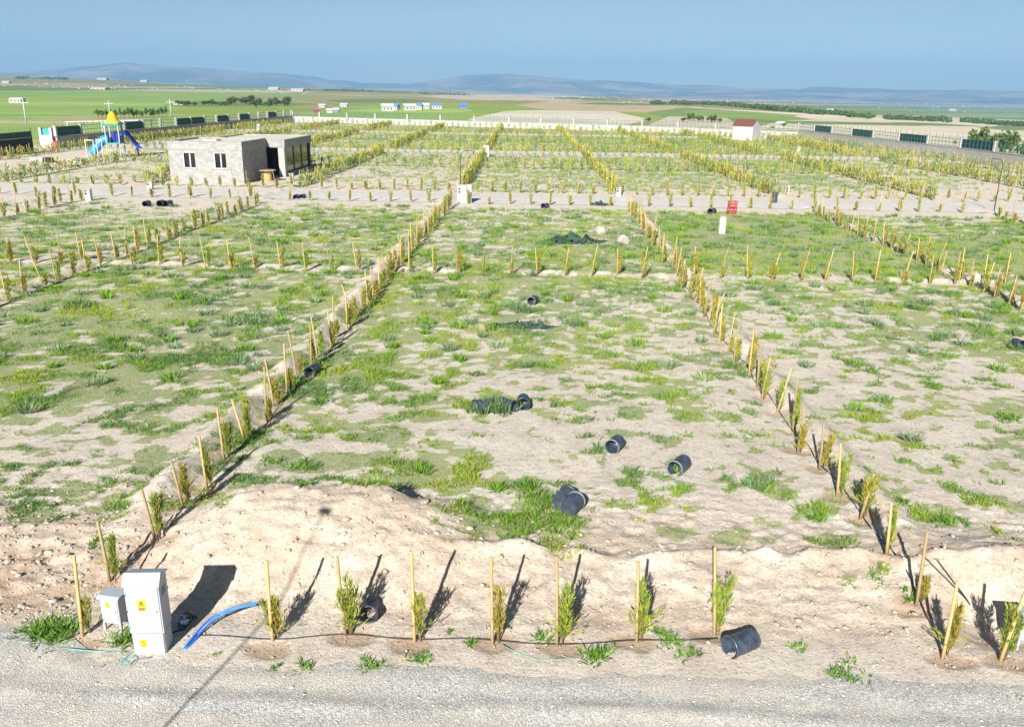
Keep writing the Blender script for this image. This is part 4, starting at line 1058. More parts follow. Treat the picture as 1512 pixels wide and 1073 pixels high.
pot((772,597), (773,588), 'black pot facing the camera right of the grass tuft', 2, False, 1.0)
pot((457,550), (466,544), "dark blue pot in weeds beside the middle plot's left row", 2, False, 1.0)
pot((1509,510), (1498,505), 'black pot behind weeds at the right edge of the photo', 2, False, 1.0)
pot((782,446), (792,440), 'small grey pot among sage weeds in the middle plot', 2, True, 1.0)
for k, (a, c, s, lb) in enumerate((((212,302),(222,299),1.15,'leftmost'), ((233,302),(243,298),1.25,'middle'), ((243,301),(254,299),1.15,'rightmost'))):
    pot(a, c, f'{lb} of three dark pots on the bare soil before the left back road', 0, False, s)
pot((800,305), (810,303), 'dark pot lying before the back road behind the middle plot', 0, False, 1.1)
pot((1047,313), (1056,311), 'dark pot lying left of the red crates', 0, False, 1.2)
pot((434,292), (441,289), 'left of two dark pots by the spool table', 0, False, 1.0); pot((443,291), (451,289), 'right of two dark pots by the spool table', 0, False, 1.0)
x, y_ = at(1142, 301)
t = thing('plant_pot', 'dark pot standing upright on the back road right of the red crates', 'plant pot', (x, y_, gz(x, y_)), 0, 'black plastic pots lying about'); t.scale = (1.5, 1.5, 1.5); link('shell', POTS[0][0], t); link('rim', POTS[0][1], t)

# dark netting heaps
def net_heap(px, py, sx, sy, h, label, seed):
    x, y_ = at(px, py); n = 46
    u, v = np.meshgrid(np.linspace(-1, 1, n), np.linspace(-1, 1, n)); r_ = np.sqrt(u*u+v*v)
    ang = np.arctan2(v, u); ed = 1+.35*(fbm(ang*1.3+9, ang*0+seed, seed, 3)-.5)*2
    Xn = x+u*sx*ed; Yn = y_+v*sy*ed+.25*sx*(fbm(u*1.5, u*0, seed+4, 2)-.5)
    Zn = gh(Xn, Yn)+np.clip(1-r_, -.3, 1)*h*(.15+2.6*fbm(u*7, v*4, seed+2, 4)**2.2)+.10*h*vnoise(u*23, v*19, seed+3)+.01
    F = grid_faces(n, n); cen = np.stack([u.ravel()[F].mean(1), v.ravel()[F].mean(1)], 1); k = (cen**2).sum(1) < .9
    hole = fbm(cen[:, 0]*8, cen[:, 1]*6, seed+7, 3) < .56
    o_ = link('shade_net', npmesh('shade_net', np.stack([Xn.ravel(), Yn.ravel(), Zn.ravel()], 1), [F[k & hole]], [M['net']])); tag(o_, label, 'net', 'dark shade nets dumped in the plots')
net_heap(770, 484, 1.5, .42, .25, 'dark green shade net dumped in the middle of the middle plot', 3)
net_heap(845, 358, 1.9, .8, .45, 'dark green shade net dumped in front of the pale rocks', 8)
net_heap(888, 304, 1.0, .5, .3, 'dark shade net lying by the back road behind the middle plot', 12)

# rocks, post, crates
def rock(px, py, r, label, seed):
    x, y_ = at(px, py); bmx = __import__('bmesh'); bm = bmx.new(); bmx.ops.create_icosphere(bm, subdivisions=2, radius=r)
    for v in bm.verts:
        n_ = float(fbm(np.array([v.co.x/r*1.1+seed]), np.array([v.co.y/r*1.1+v.co.z/r*1.3]), seed, 3)[0]); v.co *= .45+1.1*n_; v.co.z *= 1.05
        if v.co.z > 0: v.co.x *= 1-.35*v.co.z/r; 
    me = bpy.data.meshes.new('rock'); bm.to_mesh(me); bm.free(); me.materials.append(M['rock'])
    tag(link('rock', me, None, (x, y_, gz(x, y_)+r*.45)), label, 'rock', 'pale rocks in the grass')
rock(887, 346, .36, 'pale pointed rock beyond the dark shade net', 5); rock(921, 360, .36, 'pale rounded rock right of the dark shade net', 9)
x, y_ = at(1065, 346)
t = thing('concrete_post', 'squat whitish concrete post standing in bright green grass', 'post', (x, y_, gz(x, y_)-.05), .1)
MB().box(-.21, .21, -.18, .18, 0, 1.08, .03).build('shaft', M['offwhite'], t); MB().box(-.19, .19, -.16, .16, 1.08, 1.17, .03).build('cap', M['rock'], t)
def crate(x, y_, z, rz, label):
    t = thing('crate', label, 'crate', (x, y_, z), rz, 'red crates stacked by the back road')
    w, d_, h = .31, .22, .50
    for sx in (-1, 1):
        for sy in (-1, 1): MB().box(sx*w-(.05 if sx > 0 else 0), sx*w+(.05 if sx < 0 else 0), sy*d_-(.05 if sy > 0 else 0), sy*d_+(.05 if sy < 0 else 0), 0, h).build('corner_post', M['red'], t)
    sl = MB()
    for k, (z0, z1) in enumerate(((.02, .10), (.20, .28), (.38, .47))):
        sl.box(-w+.051, w-.051, -d_+.004, -d_+.03, z0, z1); sl.box(-w+.051, w-.051, d_-.03, d_-.004, z0, z1); sl.box(-w+.004, -w+.03, -d_+.051, d_-.051, z0, z1); sl.box(w-.03, w-.004, -d_+.051, d_-.051, z0, z1)
    sl.build('slats', M['red'], t); MB().box(-w+.031, w-.031, -d_+.031, d_-.031, .01, .04).build('bottom', M['dark'], t)
x, y_ = at(1080, 317)
crate(x, y_, gz(x, y_), .25, 'lower of two red crates stacked before the back road'); crate(x+.02, y_, gz(x, y_)+.505, .12, 'upper of two red crates stacked before the back road')

# white meter pillars at the plot corners
def pillar(px, py, w, h, label, twin=False):
    x, y_ = at(px, py)
    t = thing('meter_pillar', label, 'meter pillar', (x, y_, gz(x, y_)-.02), .05, 'white meter pillars at the plot corners')
    MB().box(-w/2, w/2, -.2, .2, 0, h, .02).build('body', M['white'], t)
    MB().box(-w/2-.04, w/2+.04, -.24, .24, h, h+.06, .015).build('cap', M['offwhite'], t)
    for k in range(2): MB().box(-w*.25-.08, -w*.25+.08, -.215, -.201, h*.60+k*.24, h*.60+k*.24+.14).build('vent', M['darkwin'], t)
    if twin: MB().box(w/2+.003, w/2+.42, -.16, .18, 0, h+.10, .02).build('side_box', M['steel'], t)
pillar(682, 300, .75, 1.38, "wide white meter pillar with side box at the middle plot's far left corner", True)
pillar(132, 297, .42, .85, 'white meter pillar on the left end of the back road'); pillar(223, 281, .4, .75, 'white meter pillar left of the block building')
pillar(718, 232, .8, 1.5, 'white meter pillar on the second back road'); pillar(382, 193, .65, 1.3, 'white meter pillar behind the block building')
pillar(431, 268, .4, .7, 'white meter pillar right of the spool table'); pillar(913, 290, .42, .75, "white meter pillar at the middle plot's far right corner"); pillar(1161, 286, .42, .7, 'white meter pillar behind the upright dark pot')
pillar(1178, 226, .55, .9, 'white meter pillar in front of the white shed'); pillar(455, 219, .6, 1.1, 'white meter pillar beyond the block building')
# lamp posts
def lamp_post(x, y_, h, s, label, r=.045, rz=0):
    t = thing('lamp_post', label, 'lamp post', (x, y_, gz(x, y_)), rz, 'thin dark lamp posts')
    MB().tube([(0, 0, -.2), (0, 0, h*.5), (0, 0, h*.9)], [r, r*.9, r*.75], 8).build('pole', M['lamp'], t)
    P = [(0, 0, h*.9), (s*.08, 0, h*.95), (s*.25, 0, h*.99), (s*.5, 0, h)]
    MB().tube(P, r*.7, 6).build('arm', M['lamp'], t)
    MB().prism([(s*.42, h-.03), (s*.95, h+.0), (s*.95, h+.03), (s*.45, h+.05)], -.11, .11).build('lamp_head', M['lamp'], t)
x, y_ = at(680, 297); lamp_post(x, y_, 3.95, 1, 'thin dark lamp post behind the middle plot by the white pillar')
x, y_ = at(1467, 315); lamp_post(x, y_, 4.0, -1, 'thin dark lamp post beside the bend of the right back road')
lamp_post(-6.75, 2.1, 7.6, .32, 'lamp post outside the photo whose thin shadow crosses the road', .024, PI/2-.25)

# ------------------------------------------------------------------ block building
def wall_open(b, x0, x1, z0, z1, y0, y1, ops):
    """wall across x with window openings (xa, xb, za, zb)"""
    ops = sorted(ops); x = x0
    for xa, xb, za, zb in ops:
        b.box(x, xa, y0, y1, z0, z1); b.box(xa, xb, y0, y1, z0, za); b.box(xa, xb, y0, y1, zb, z1); x = xb
    b.box(x, x1, y0, y1, z0, z1)
t = thing('block_building', 'unfinished grey block building with flat roof, two windows and a dark porch', 'building', (-34.75, 78.0, -.03), 0)
OPS = [(1.43, 2.47, 1.50, 2.80), (4.33, 5.37, 1.50, 2.80)]
b = MB(); wall_open(b, 0, 6.9, 0, 3.12, 0, .22, OPS)
b.box(0, .22, .22, 7, 0, 3.12); b.box(6.68, 6.9, .22, 7.0, 0, 3.12); b.box(.22, 6.68, 6.78, 7, 0, 3.12)
b.build('wall', M['block'], t)
MB().box(-.04, 6.94, -.04, 7.04, 3.12, 3.18).build('slab_shadow_line', M['seam'], t)  # dark strip standing in for the shadow line between wall and parapet
b = MB(); b.box(-.03, 6.93, -.03, .22, 3.18, 3.86); b.box(-.03, .22, .22, 6.8, 3.18, 3.86); b.box(6.68, 6.93, .22, 7.0, 3.18, 3.86); b.box(-.03, 6.68, 6.8, 7.02, 3.18, 3.86)
b.build('parapet', M['block'], t)
MB().box(.22, 6.68, .22, 6.8, 3.185, 3.72).build('roof', M['roofscreed'], t)
MB().box(2.0, 3.4, 3.2, 4.4, 3.72, 3.86, .02).build('roof_hatch', M['steel'], t)
for xa, xb, za, zb in OPS:
    wn = MB(); c = (xa+xb)/2
    wn.box(xa-.10, xa, -.025, .16, za-.08, zb+.05); wn.box(xb, xb+.06, -.025, .16, za-.08, zb+.05); wn.box(xa, xb, -.025, .16, za-.08, za); wn.box(xa, xb, -.025, .16, zb, zb+.05); wn.box(c-.06, c+.06, .06, .15, za, zb)
    wn = wn.build('window', M['white'], t)
    g = MB(); g.box(xa, c-.061, .10, .13, za, zb); g.box(c+.061, xb, .10, .13, za, zb); g.build('pane', M['glass'], wn)
    MB().box(xa-.14, xb+.1, -.09, -.026, za-.12, za-.081).build('sill', M['offwhite'], wn)
# porch wing
b = MB(); b.box(1.0, 1.22, 7.02, 17, 0, 2.95); b.box(1.22, 8.6, 16.8, 17, 0, 2.95); b.box(8.42, 8.64, 7.8, 16.8, 0, .42); b.build('wing_wall', M['block'], t)
MB().box(8.05, 8.68, 7.05, 7.65, 0, 2.95, .02).build('column', M['concrete_pale'], t)
MB().box(8.3, 8.66, 16.3, 16.79, .421, 2.95).build('column', M['brown'], t)
MB().box(1.0, 8.72, 7.03, 17.02, 2.952, 3.10).build('roof_slab', M['concrete'], t)
b = MB(); b.box(6.94, 8.78, 7.0, 7.22, 3.0, 3.72); b.box(8.56, 8.78, 7.22, 17.05, 3.0, 3.72); b.box(1.0, 8.56, 16.85, 17.05, 3.11, 3.72); b.box(1.0, 1.2, 7.05, 16.85, 3.11, 3.72); b.build('parapet', M['block'], t)
MB().box(1.2, 8.55, 7.23, 16.84, 3.101, 3.62).build('roof', M['roofscreed'], t)
gl = MB().box(8.50, 8.54, 7.66, 16.3, .421, 2.95).build('glass_front', M['glass'], t)
fb = MB()
for yy in (7.67, 10.6, 13.5): fb.box(8.46, 8.60, yy, yy+.10, .422, 2.94)
fb.box(8.46, 8.60, 7.78, 16.3, .421, .50); fb.build('glass_frame', M['brown'], gl)
MB().box(6.92, 8.04, 8.6, 8.7, 0, 2.95).build('door', M['dark'], t); MB().box(6.9, 9.2, 6.2, 8.6, -.1, .10).build('porch_floor', M['concrete_pale'], t)  # near-black sheet across the porch back paints in the shade of the interior
x, y_ = at(396, 268)
t = thing('cable_spool', 'wooden cable spool used as a round table before the porch', 'cable spool', (x, y_, gz(x, y_)))
MB().lathe([(0, .98), (.80, .98), (.80, 1.05), (0, 1.05)], 28, None, False).build('top', M['board'], t); MB().lathe([(.40, .06), (.40, .98)], 20).build('drum', M['stake'], t); MB().lathe([(0, 0), (.78, 0), (.78, .06), (0, .06)], 28, None, False).build('bottom', M['board'], t)

# ------------------------------------------------------------------ playground tower
x, y_ = at(173, 232)
t = thing('playground_tower', 'playground tower with yellow cone roof, blue tube and dark blue slide', 'playground', (x, y_, 0), math.radians(8))
for sx in (-.8, .8):
    for sy in (-.8, .8): MB().box(sx-.05, sx+.05, sy-.05, sy+.05, -.1, 3.95).build('post', M['white'], t)
MB().box(-.9, .9, -.9, .9, 1.65, 1.78).build('deck', M['tealp'], t)
MB().box(-.93, .93, -.93, .93, 3.9, 4.2, .05).build('roof_band', M['tealp'], t)
MB().lathe([(1.02, 4.15), (1.0, 4.28), (.72, 4.5), (.55, 4.85), (.48, 5.15), (.28, 5.4), (.1, 5.55), (0, 5.6)], 12).build('cone_roof', M['cone'], t)
b = MB(); b.box(-.72, .72, .76, .82, 1.79, 3.0); b.box(.76, .82, -.72, .72, 1.79, 2.6); b.build('side_panel', M['slide'], t)
MB().box(.76, .84, .3, .72, 2.6, 3.88).build('side_panel', M['slide'], t)
b = MB()
for sx in (-.42, .42): b.tube([(sx, -2.0, 0), (sx, -.95, 1.72)], .05, 6)
for k in range(7): b.box(-.42, .42, -2.0+1.05*(k+.5)/7-.06, -2.0+1.05*(k+.5)/7+.10, 1.72*(k+.5)/7, 1.72*(k+.5)/7+.05)
b.build('ladder', M['white'], t)
P = [(-.85, .2, 2.15), (-1.4, .1, 2.1), (-1.8, 0, 1.75), (-2.3, -.2, 1.15), (-2.7, -.5, .62), (-2.95, -.6, .5)]
MB().tube(P, .52, 16, False).build('tube_slide', M['tube'], t)
sp = [(.8, .9, 2.9), (1.25, 1.0, 2.7), (1.7, 1.1, 2.0), (2.0, 1.15, 1.5), (2.4, 1.2, 1.15), (2.7, 1.2, 1.1)]
b = MB(); vs = []; fs = []
for i, (a, c, z) in enumerate(sp):
    for (dy, dz) in ((-.5, .38), (-.42, .02), (.42, .02), (.5, .38), (.56, .36), (.46, -.06), (-.46, -.06), (-.56, .36)): vs.append((a, c+dy, z+dz))
for i in range(len(sp)-1):
    for k in range(8): fs.append((i*8+k, i*8+(k+1) % 8, i*8+8+(k+1) % 8, i*8+8+k))
b.add(vs, fs); b.build('slide', M['slide'], t)
MB().box(2.1, 2.25, .8, 1.6, 0, 1.1).build('slide_support', M['slide'], t)
for k, (px_, h) in enumerate(((-3.2, 2.2), (-2.25, 2.1), (-1.85, 2.3), (-1.25, 2.3))): MB().box(px_-.05, px_+.05, -1.23, -1.13, -.1, h).build('post', M['white'], t)
b = MB(); b.box(-3.15, -2.30, -1.24, -1.12, 2.05, 2.17); b.box(-1.78, -1.32, -1.24, -1.12, 2.1, 2.22); b.build('crossbar', M['white'], t)
P = [(.75, -1.15, .1), (.8, -1.15, 1.1), (1.2, -1.15, 1.75), (1.8, -1.15, 1.4), (2.0, -1.15, .1)]
MB().tube(P, .05, 6).build('climbing_arch', M['offwhite'], t)

# ------------------------------------------------------------------ boundary walls
def boundary(name, label, path, h, kinds, step, ph, mats, wallm, thick=.25):
    t = thing(name, label, 'boundary wall', (path[0][0], path[0][1], 0), 0, None)
    ox, oy = path[0]; loc = [(a-ox, c-oy) for a, c in path]
    wb = MB(); cp = MB(); n = 0
    for (a, c), (a2, c2) in zip(loc[:-1], loc[1:]):
        L_ = math.hypot(a2-a, c2-c); R4 = Matrix.Translation((a, c, 0)) @ Matrix.Rotation(math.atan2(c2-c, a2-a), 4, 'Z')
        k = max(1, round(L_/step)); st = L_/k
        wb.box(0, L_, -thick/2, thick/2, -1.0, h, 0, R4); cp.box(0, L_, -thick/2-.05, thick/2+.05, h, h+.09, 0, R4)
        for i in range(k):
            p = MB().box(i*st-.2, i*st+.2, -.2, .2, h+.0901, h+ph, 0, R4); p.box(i*st-.24, i*st+.24, -.24, .24, h+ph, h+ph+.07, 0, R4); p.build('post', M['concrete_pale'], t)
            kd = kinds[n % len(kinds)]; n += 1
            z0, z1 = h+.0905, h+ph-.1; x0, x1 = i*st+.21, (i+1)*st-.21
            f = MB()
            for z in (z0+.12, (z0+z1)/2, z1-.05): f.box(x0, x1, -.03, .03, z-.03, z+.03, 0, R4)
            m_ = max(2, int((x1-x0)/.9))
            for q in range(m_+1): f.box(x0+(x1-x0-.05)*q/m_, x0+(x1-x0-.05)*q/m_+.05, -.025, .025, z0, z1+(.55 if q % 2 == 0 else 0), 0, R4)
            f = f.build('railing', mats[2], t)
            if kd: MB().box(x0+.02, x1-.02, .032, .06, z0+.02, z1, 0, R4).build('mesh_panel', mats[kd-1], f)
    a, c = loc[-1]; MB().box(a-.2, a+.2, c-.2, c+.2, -.2, h+ph+.07).build('post', M['concrete_pale'], t)
    wb.build('wall', wallm, t); cp.build('coping', M['concrete_pale'], t)
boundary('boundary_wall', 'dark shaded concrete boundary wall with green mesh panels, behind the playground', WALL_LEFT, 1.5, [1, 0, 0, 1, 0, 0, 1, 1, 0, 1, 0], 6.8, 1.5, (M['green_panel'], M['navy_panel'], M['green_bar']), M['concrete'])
boundary('boundary_wall', 'pale rear boundary wall with thin posts and railings below the far village', WALL_REAR, 1.35, [0], 8.6, 1.35, (M['green_panel'], M['navy_panel'], M['green_bar']), M['concrete_pale'])
boundary('boundary_wall', 'right boundary wall with alternating navy mesh panels and open railings', WALL_RIGHT, 1.85, [0, 2], 9.0, 1.4, (M['green_panel'], M['navy_panel'], M['green_bar']), M['concrete_pale'])
# gate
def gate(x, y_, L_, rz, h, label):
    t = thing('gate_leaf', label, 'gate', (x, y_, 0), rz, 'dark sheet gate leaves')
    MB().box(0, L_, -.03, .03, .08, h*.62).build('sheet', M['black_panel'], t); MB().box(0, L_, -.028, .028, h*.63, h*.88).build('mesh_panel', M['green_panel'], t)
    f = MB(); f.box(-.06, 0, -.05, .05, 0, h); f.box(L_, L_+.06, -.05, .05, 0, h)
    for q in range(int(L_/.6)+1): f.box(q*.6, q*.6+.04, -.045, -.031, h*.88, h+.3)
    f.build('frame', M['lamp'], t)
gx, gy = at(2, 231); gx2, gy2 = at(50, 225); gate(gx, gy, math.hypot(gx2-gx, gy2-gy), math.atan2(gy2-gy, gx2-gx), 3.1, 'large dark closed gate leaf at the left edge')
gx, gy = at(86, 218); gx2, gy2 = at(97, 216); gate(gx, gy, math.hypot(gx2-gx, gy2-gy), math.atan2(gy2-gy, gx2-gx), 2.9, 'narrow dark open gate leaf right of the white gate pillar')
gx, gy = at(72, 218)
t = thing('gate_pillar', 'white gate pillar with a small teal window panel', 'gate pillar', (gx, gy, 0)); MB().box(-.95, .95, -.4, .4, -.3, 1.75).build('plinth', M['offwhite'], t); MB().box(-.95, -.6, -.35, .35, 1.751, 2.75).build('post', M['offwhite'], t); MB().box(.6, .95, -.35, .35, 1.751, 2.75).build('post', M['offwhite'], t); MB().box(-.59, .59, -.05, .05, 1.752, 2.6).build('panel', M['tealp'], t)
gx, gy = at(86, 219); t = thing('barrel', 'pinkish red barrel standing by the open gate leaf', 'barrel', (gx, gy-.5, 0)); MB().lathe([(0, 0), (.33, 0), (.35, .3), (.33, .45), (.35, .6), (.33, .95), (0, .96)], 16).build('body', M['red'], t); MB().lathe([(.34, .95), (.36, .98), (.34, 1.0), (0, .99)], 16).build('lid', M['red'], t)
# slabs and rubble by the gate
for k, (px, py, w_, d_, h, rz, lb) in enumerate(((60,239,2.2,1.0,.5,.2,'light grey concrete slab pile left of the dark one near the gate'), (72,240,1.0,.9,.55,-.2,'dark grey concrete block beside the pale slab near the gate'), (112,240,2.0,.9,.35,.1,'long grey concrete slab on the soil before the playground'))):
    x, y_ = at(px, py); b = MB().box(-w_/2, w_/2, -d_/2, d_/2, 0, h*.45, .02); b.box(-w_/2*.9, w_/2*.85, -d_/2*.95, d_/2*.8, h*.451, h, .02)
    o_ = b.build('concrete_slab', M['slab' if k != 1 else 'dark'], None, (x, y_, gz(x, y_))); o_.rotation_euler = (0, 0, rz); tag(o_, lb, 'concrete slab', 'concrete slabs near the gate')

# white shed at the far right
x, y_ = at(1099, 207)
t = thing('garden_shed', 'white shed with red gable roof before the rear wall', 'shed', (x, y_-1, 0), math.radians(-38))
L_, w_, h, rg = 4.3, 3.2, 2.9, 3.9
b = MB().prism([(-w_/2, 0), (w_/2, 0), (w_/2, h), (0, rg), (-w_/2, h)], -L_/2, L_/2, 'x'); b.build('wall', M['white'], t)
b = MB()
for s in (-1, 1): b.prism([(0, rg+.02), (s*(w_/2+.18), h-.09), (s*(w_/2+.18), h+.03), (0, rg+.16)], -L_/2-.12, L_/2-.02, 'x')
b.build('roof', M['redroof'], t); MB().box(L_/2+.002, L_/2+.03, -.5, .45, .05, 2.0).build('door', M['offwhite'], t)

# ------------------------------------------------------------------ beyond the walls
def crown_mesh(seed, n, shape, cA, cB):
    rs = np.random.RandomState(seed); C = []
    nb = 9; bl = rs.normal(0, .32, (nb, 3)); bl[:, 2] = rs.uniform(-.1, .75, nb) if shape != 'cone' else rs.uniform(-.4, .8, nb)
    pts = []
    while len(pts) < n:
        k = rs.randint(nb); p = rs.normal(0, 1, 3); p = p/np.linalg.norm(p)*rs.uniform(.55, 1)*rs.uniform(.3, .48)
        p = bl[k]+p
        if shape == 'cone':
            f = 1-np.clip((p[2]+.6)/1.7, 0, .92); p[0] *= .75*f+.08; p[1] *= .75*f+.08; p[2] = (p[2]+.5)*1.15-.4
        pts.append(p)
    pts = np.array(pts); pts[:, 2] += 1.05
    nrm = rs.normal(0, 1, (n, 3)); nrm /= np.linalg.norm(nrm, axis=1)[:, None]; s = np.cross(nrm, rs.normal(0, 1, (n, 3))); s /= np.linalg.norm(s, axis=1)[:, None]; u = np.cross(nrm, s)
    w = rs.uniform(.06, .13, (n, 1))
    V = np.stack([pts-s*w, pts+u*w, pts+s*w, pts-u*w], 1).reshape(-1, 3); F = np.arange(n*4).reshape(-1, 4)
    col = cA+(cB-cA)*rs.rand(n, 1); return npmesh('crown', V, [F], [M['leaf']], colors=np.repeat(col, 4, 0))
TG1, TG2 = np.array((.05, .095, .025)), np.array((.13, .19, .05))
CROWN = [crown_mesh(i, 420, 'round', TG1, TG2) for i in range(4)]; CONE = [crown_mesh(20+i, 260, 'cone', TG1*1.1, TG2*1.2) for i in range(3)]
tb = MB(); tb.tube([(0, 0, -.3), (.02, 0, .5), (.0, .03, 1.0), (.05, .02, 1.5)], [.07, .055, .04, .015], 6); tb.tube([(.01, 0, .6), (.3, .1, 1.15)], .03, 5, False, .01); tb.tube([(.0, 0, .7), (-.28, -.12, 1.25)], .03, 5, False, .01)
TRUNK = tb.mesh('trunk', M['stem'])
rt = random.Random(4)
def tree(px, py, hpx, wide, label, group, cone=False, low=False):
    x, y_, z = tat(px, py); s = proj(x, y_, z)[2]; h = hpx/s
    t = thing('tree' if not cone else 'young_conifer', label, 'tree', (x, y_, z-.05), rt.uniform(0, 6), group)
    t.scale = (h/2.1*wide, h/2.1*wide, h/2.1)
    cr_ = link('crown', (CONE if cone else CROWN)[rt.randrange(3)], t); cr_.location = (0, 0, -.45 if low else 0); cr_.scale = (1, 1, 1.2 if low else 1); link('trunk', TRUNK, t)
names = ['leftmost', 'second', 'third', 'fourth', 'fifth', 'sixth', 'seventh', 'eighth', 'ninth', 'tenth', 'eleventh', 'twelfth', 'thirteenth', 'fourteenth', 'fifteenth', 'sixteenth', 'seventeenth', 'eighteenth']
for k in range(17): tree(146+6.3*k+rt.uniform(-1, 1), 175-.12*k*1.0+rt.uniform(-.5, .5), rt.uniform(12, 16), 1.2, f'{names[k]} young conifer from the left in the row beyond the left wall', 'young conifers beyond the left wall', True)
for k in range(9): tree(882+16.5*k+rt.uniform(-3, 3)-(0 if k < 8 else 6), 177+.4*k, rt.uniform(8, 11.5) if 0 < k < 8 else 7, 2.0, f'{names[k]} tree from the left in the hedge beyond the rear wall, left of the shed', 'hedge trees left of the shed', False, True) if k > 7 else tree(1018+6.6*k+rt.uniform(-1, 1), 178+.5*k, rt.uniform(8, 11.5), 1.3, f'{names[k]} tree from the left in the hedge beyond the wall left of the shed', 'hedge trees left of the shed', False, True)
tree(957, 182, 9, 1.4, 'round bush beyond the rear wall in front of the pale mounds', None); tree(1158, 190, 9, 1.0, 'small round tree right of the white shed', None); tree(1140, 193, 7, 1.2, 'low dark bush beside the white shed', None)
for k in range(12): tree(342+7.5*k+rt.uniform(-3, 3), 154+rt.uniform(-1, 6)*(1 if k > 3 else .2), rt.uniform(10, 14), 1.8, f'{names[k]} tree from the left in the grove beyond the left fields', 'grove in the left fields', False, True)
for k in range(10): tree(262+9*k+rt.uniform(-2, 2), 156+rt.uniform(-.6, .6), rt.uniform(6, 9), 2.1, f'{names[k]} low tree from the left in the hedge along the left fields', 'low hedge in the left fields', False, True)
for k in range(7): tree(1432+15*k+rt.uniform(-3, 3), 226+2.2*k, rt.uniform(30, 42), 1.0, f'{names[k]} leafy tree from the left beyond the right wall', 'trees close beyond the right wall', False, True)
tree(1409, 216, 10, .9, 'small dark conifer just beyond the right wall', None, True); tree(1496, 212, 13, .9, 'dark conifer rising above the trees beyond the right wall', None, True)
# far belts of wood as masses
def belt(label, line, n, hpx, seed, name='tree_belt'):
    rs = np.random.RandomState(seed); P_, S_ = [], []
    L_ = np.array(line, float)
    for i in range(n):
        u = rs.uniform(L_[0, 0], L_[-1, 0]); v = np.interp(u, L_[:, 0], L_[:, 1])+rs.uniform(-.5, 1.0)*hpx*.3
        if fbm(np.array([u*.03]), np.array([seed*1.0]), seed, 2)[0] < .36: continue
        x, y_, z = tat(u, v); s = FPX/math.hypot(x, y_); P_.append((x, y_, z)); S_.append(hpx/s*rs.uniform(.5, 1.2))
    P_ = np.array(P_); S_ = np.array(S_); q = 26; m_ = len(P_)
    off = rs.normal(0, 1, (m_, q, 3)); off /= np.linalg.norm(off, axis=2)[..., None]; off *= rs.uniform(.4, 1, (m_, q, 1)); off[..., 0] *= 1.3; off[..., 1] *= 1.3; off[..., 2] = off[..., 2]*.5+.5
    c = (P_[:, None]+off*S_[:, None, None]).reshape(-1, 3); w = np.repeat(S_, q)[:, None]*.3
    s = rs.normal(0, 1, c.shape); s /= np.linalg.norm(s, axis=1)[:, None]; u = np.cross(s, rs.normal(0, 1, c.shape)); u /= np.linalg.norm(u, axis=1)[:, None]
    V = np.stack([c-s*w, c+u*w, c+s*w, c-u*w], 1).reshape(-1, 3); col = TG1+(TG2-TG1)*rs.rand(len(c), 1)*.8
    tag(link(name, npmesh(name, V, [np.arange(len(V)).reshape(-1, 4)], [M['leaf']], colors=np.repeat(col, 4, 0))), label, kind='stuff')
belt('dark belts of trees across the valley on the right', [(960, 153), (1060, 155), (1180, 164), (1300, 175), (1420, 181), (1520, 186)], 420, 4.5, 3)
belt('dark belts of trees across the valley on the right', [(1080, 157), (1180, 166), (1290, 175), (1400, 178), (1520, 186)], 300, 5.0, 9, 'tree_belt')
belt('thin dark line of wood on the left horizon', [(-40, 116), (60, 116.5), (100, 118)], 70, 2.5, 5, 'wood_line')
belt('thin dark line of wood along the far ridge', [(445, 133.5), (520, 134), (620, 138.5), (700, 141)], 160, 1.8, 6, 'wood_line')
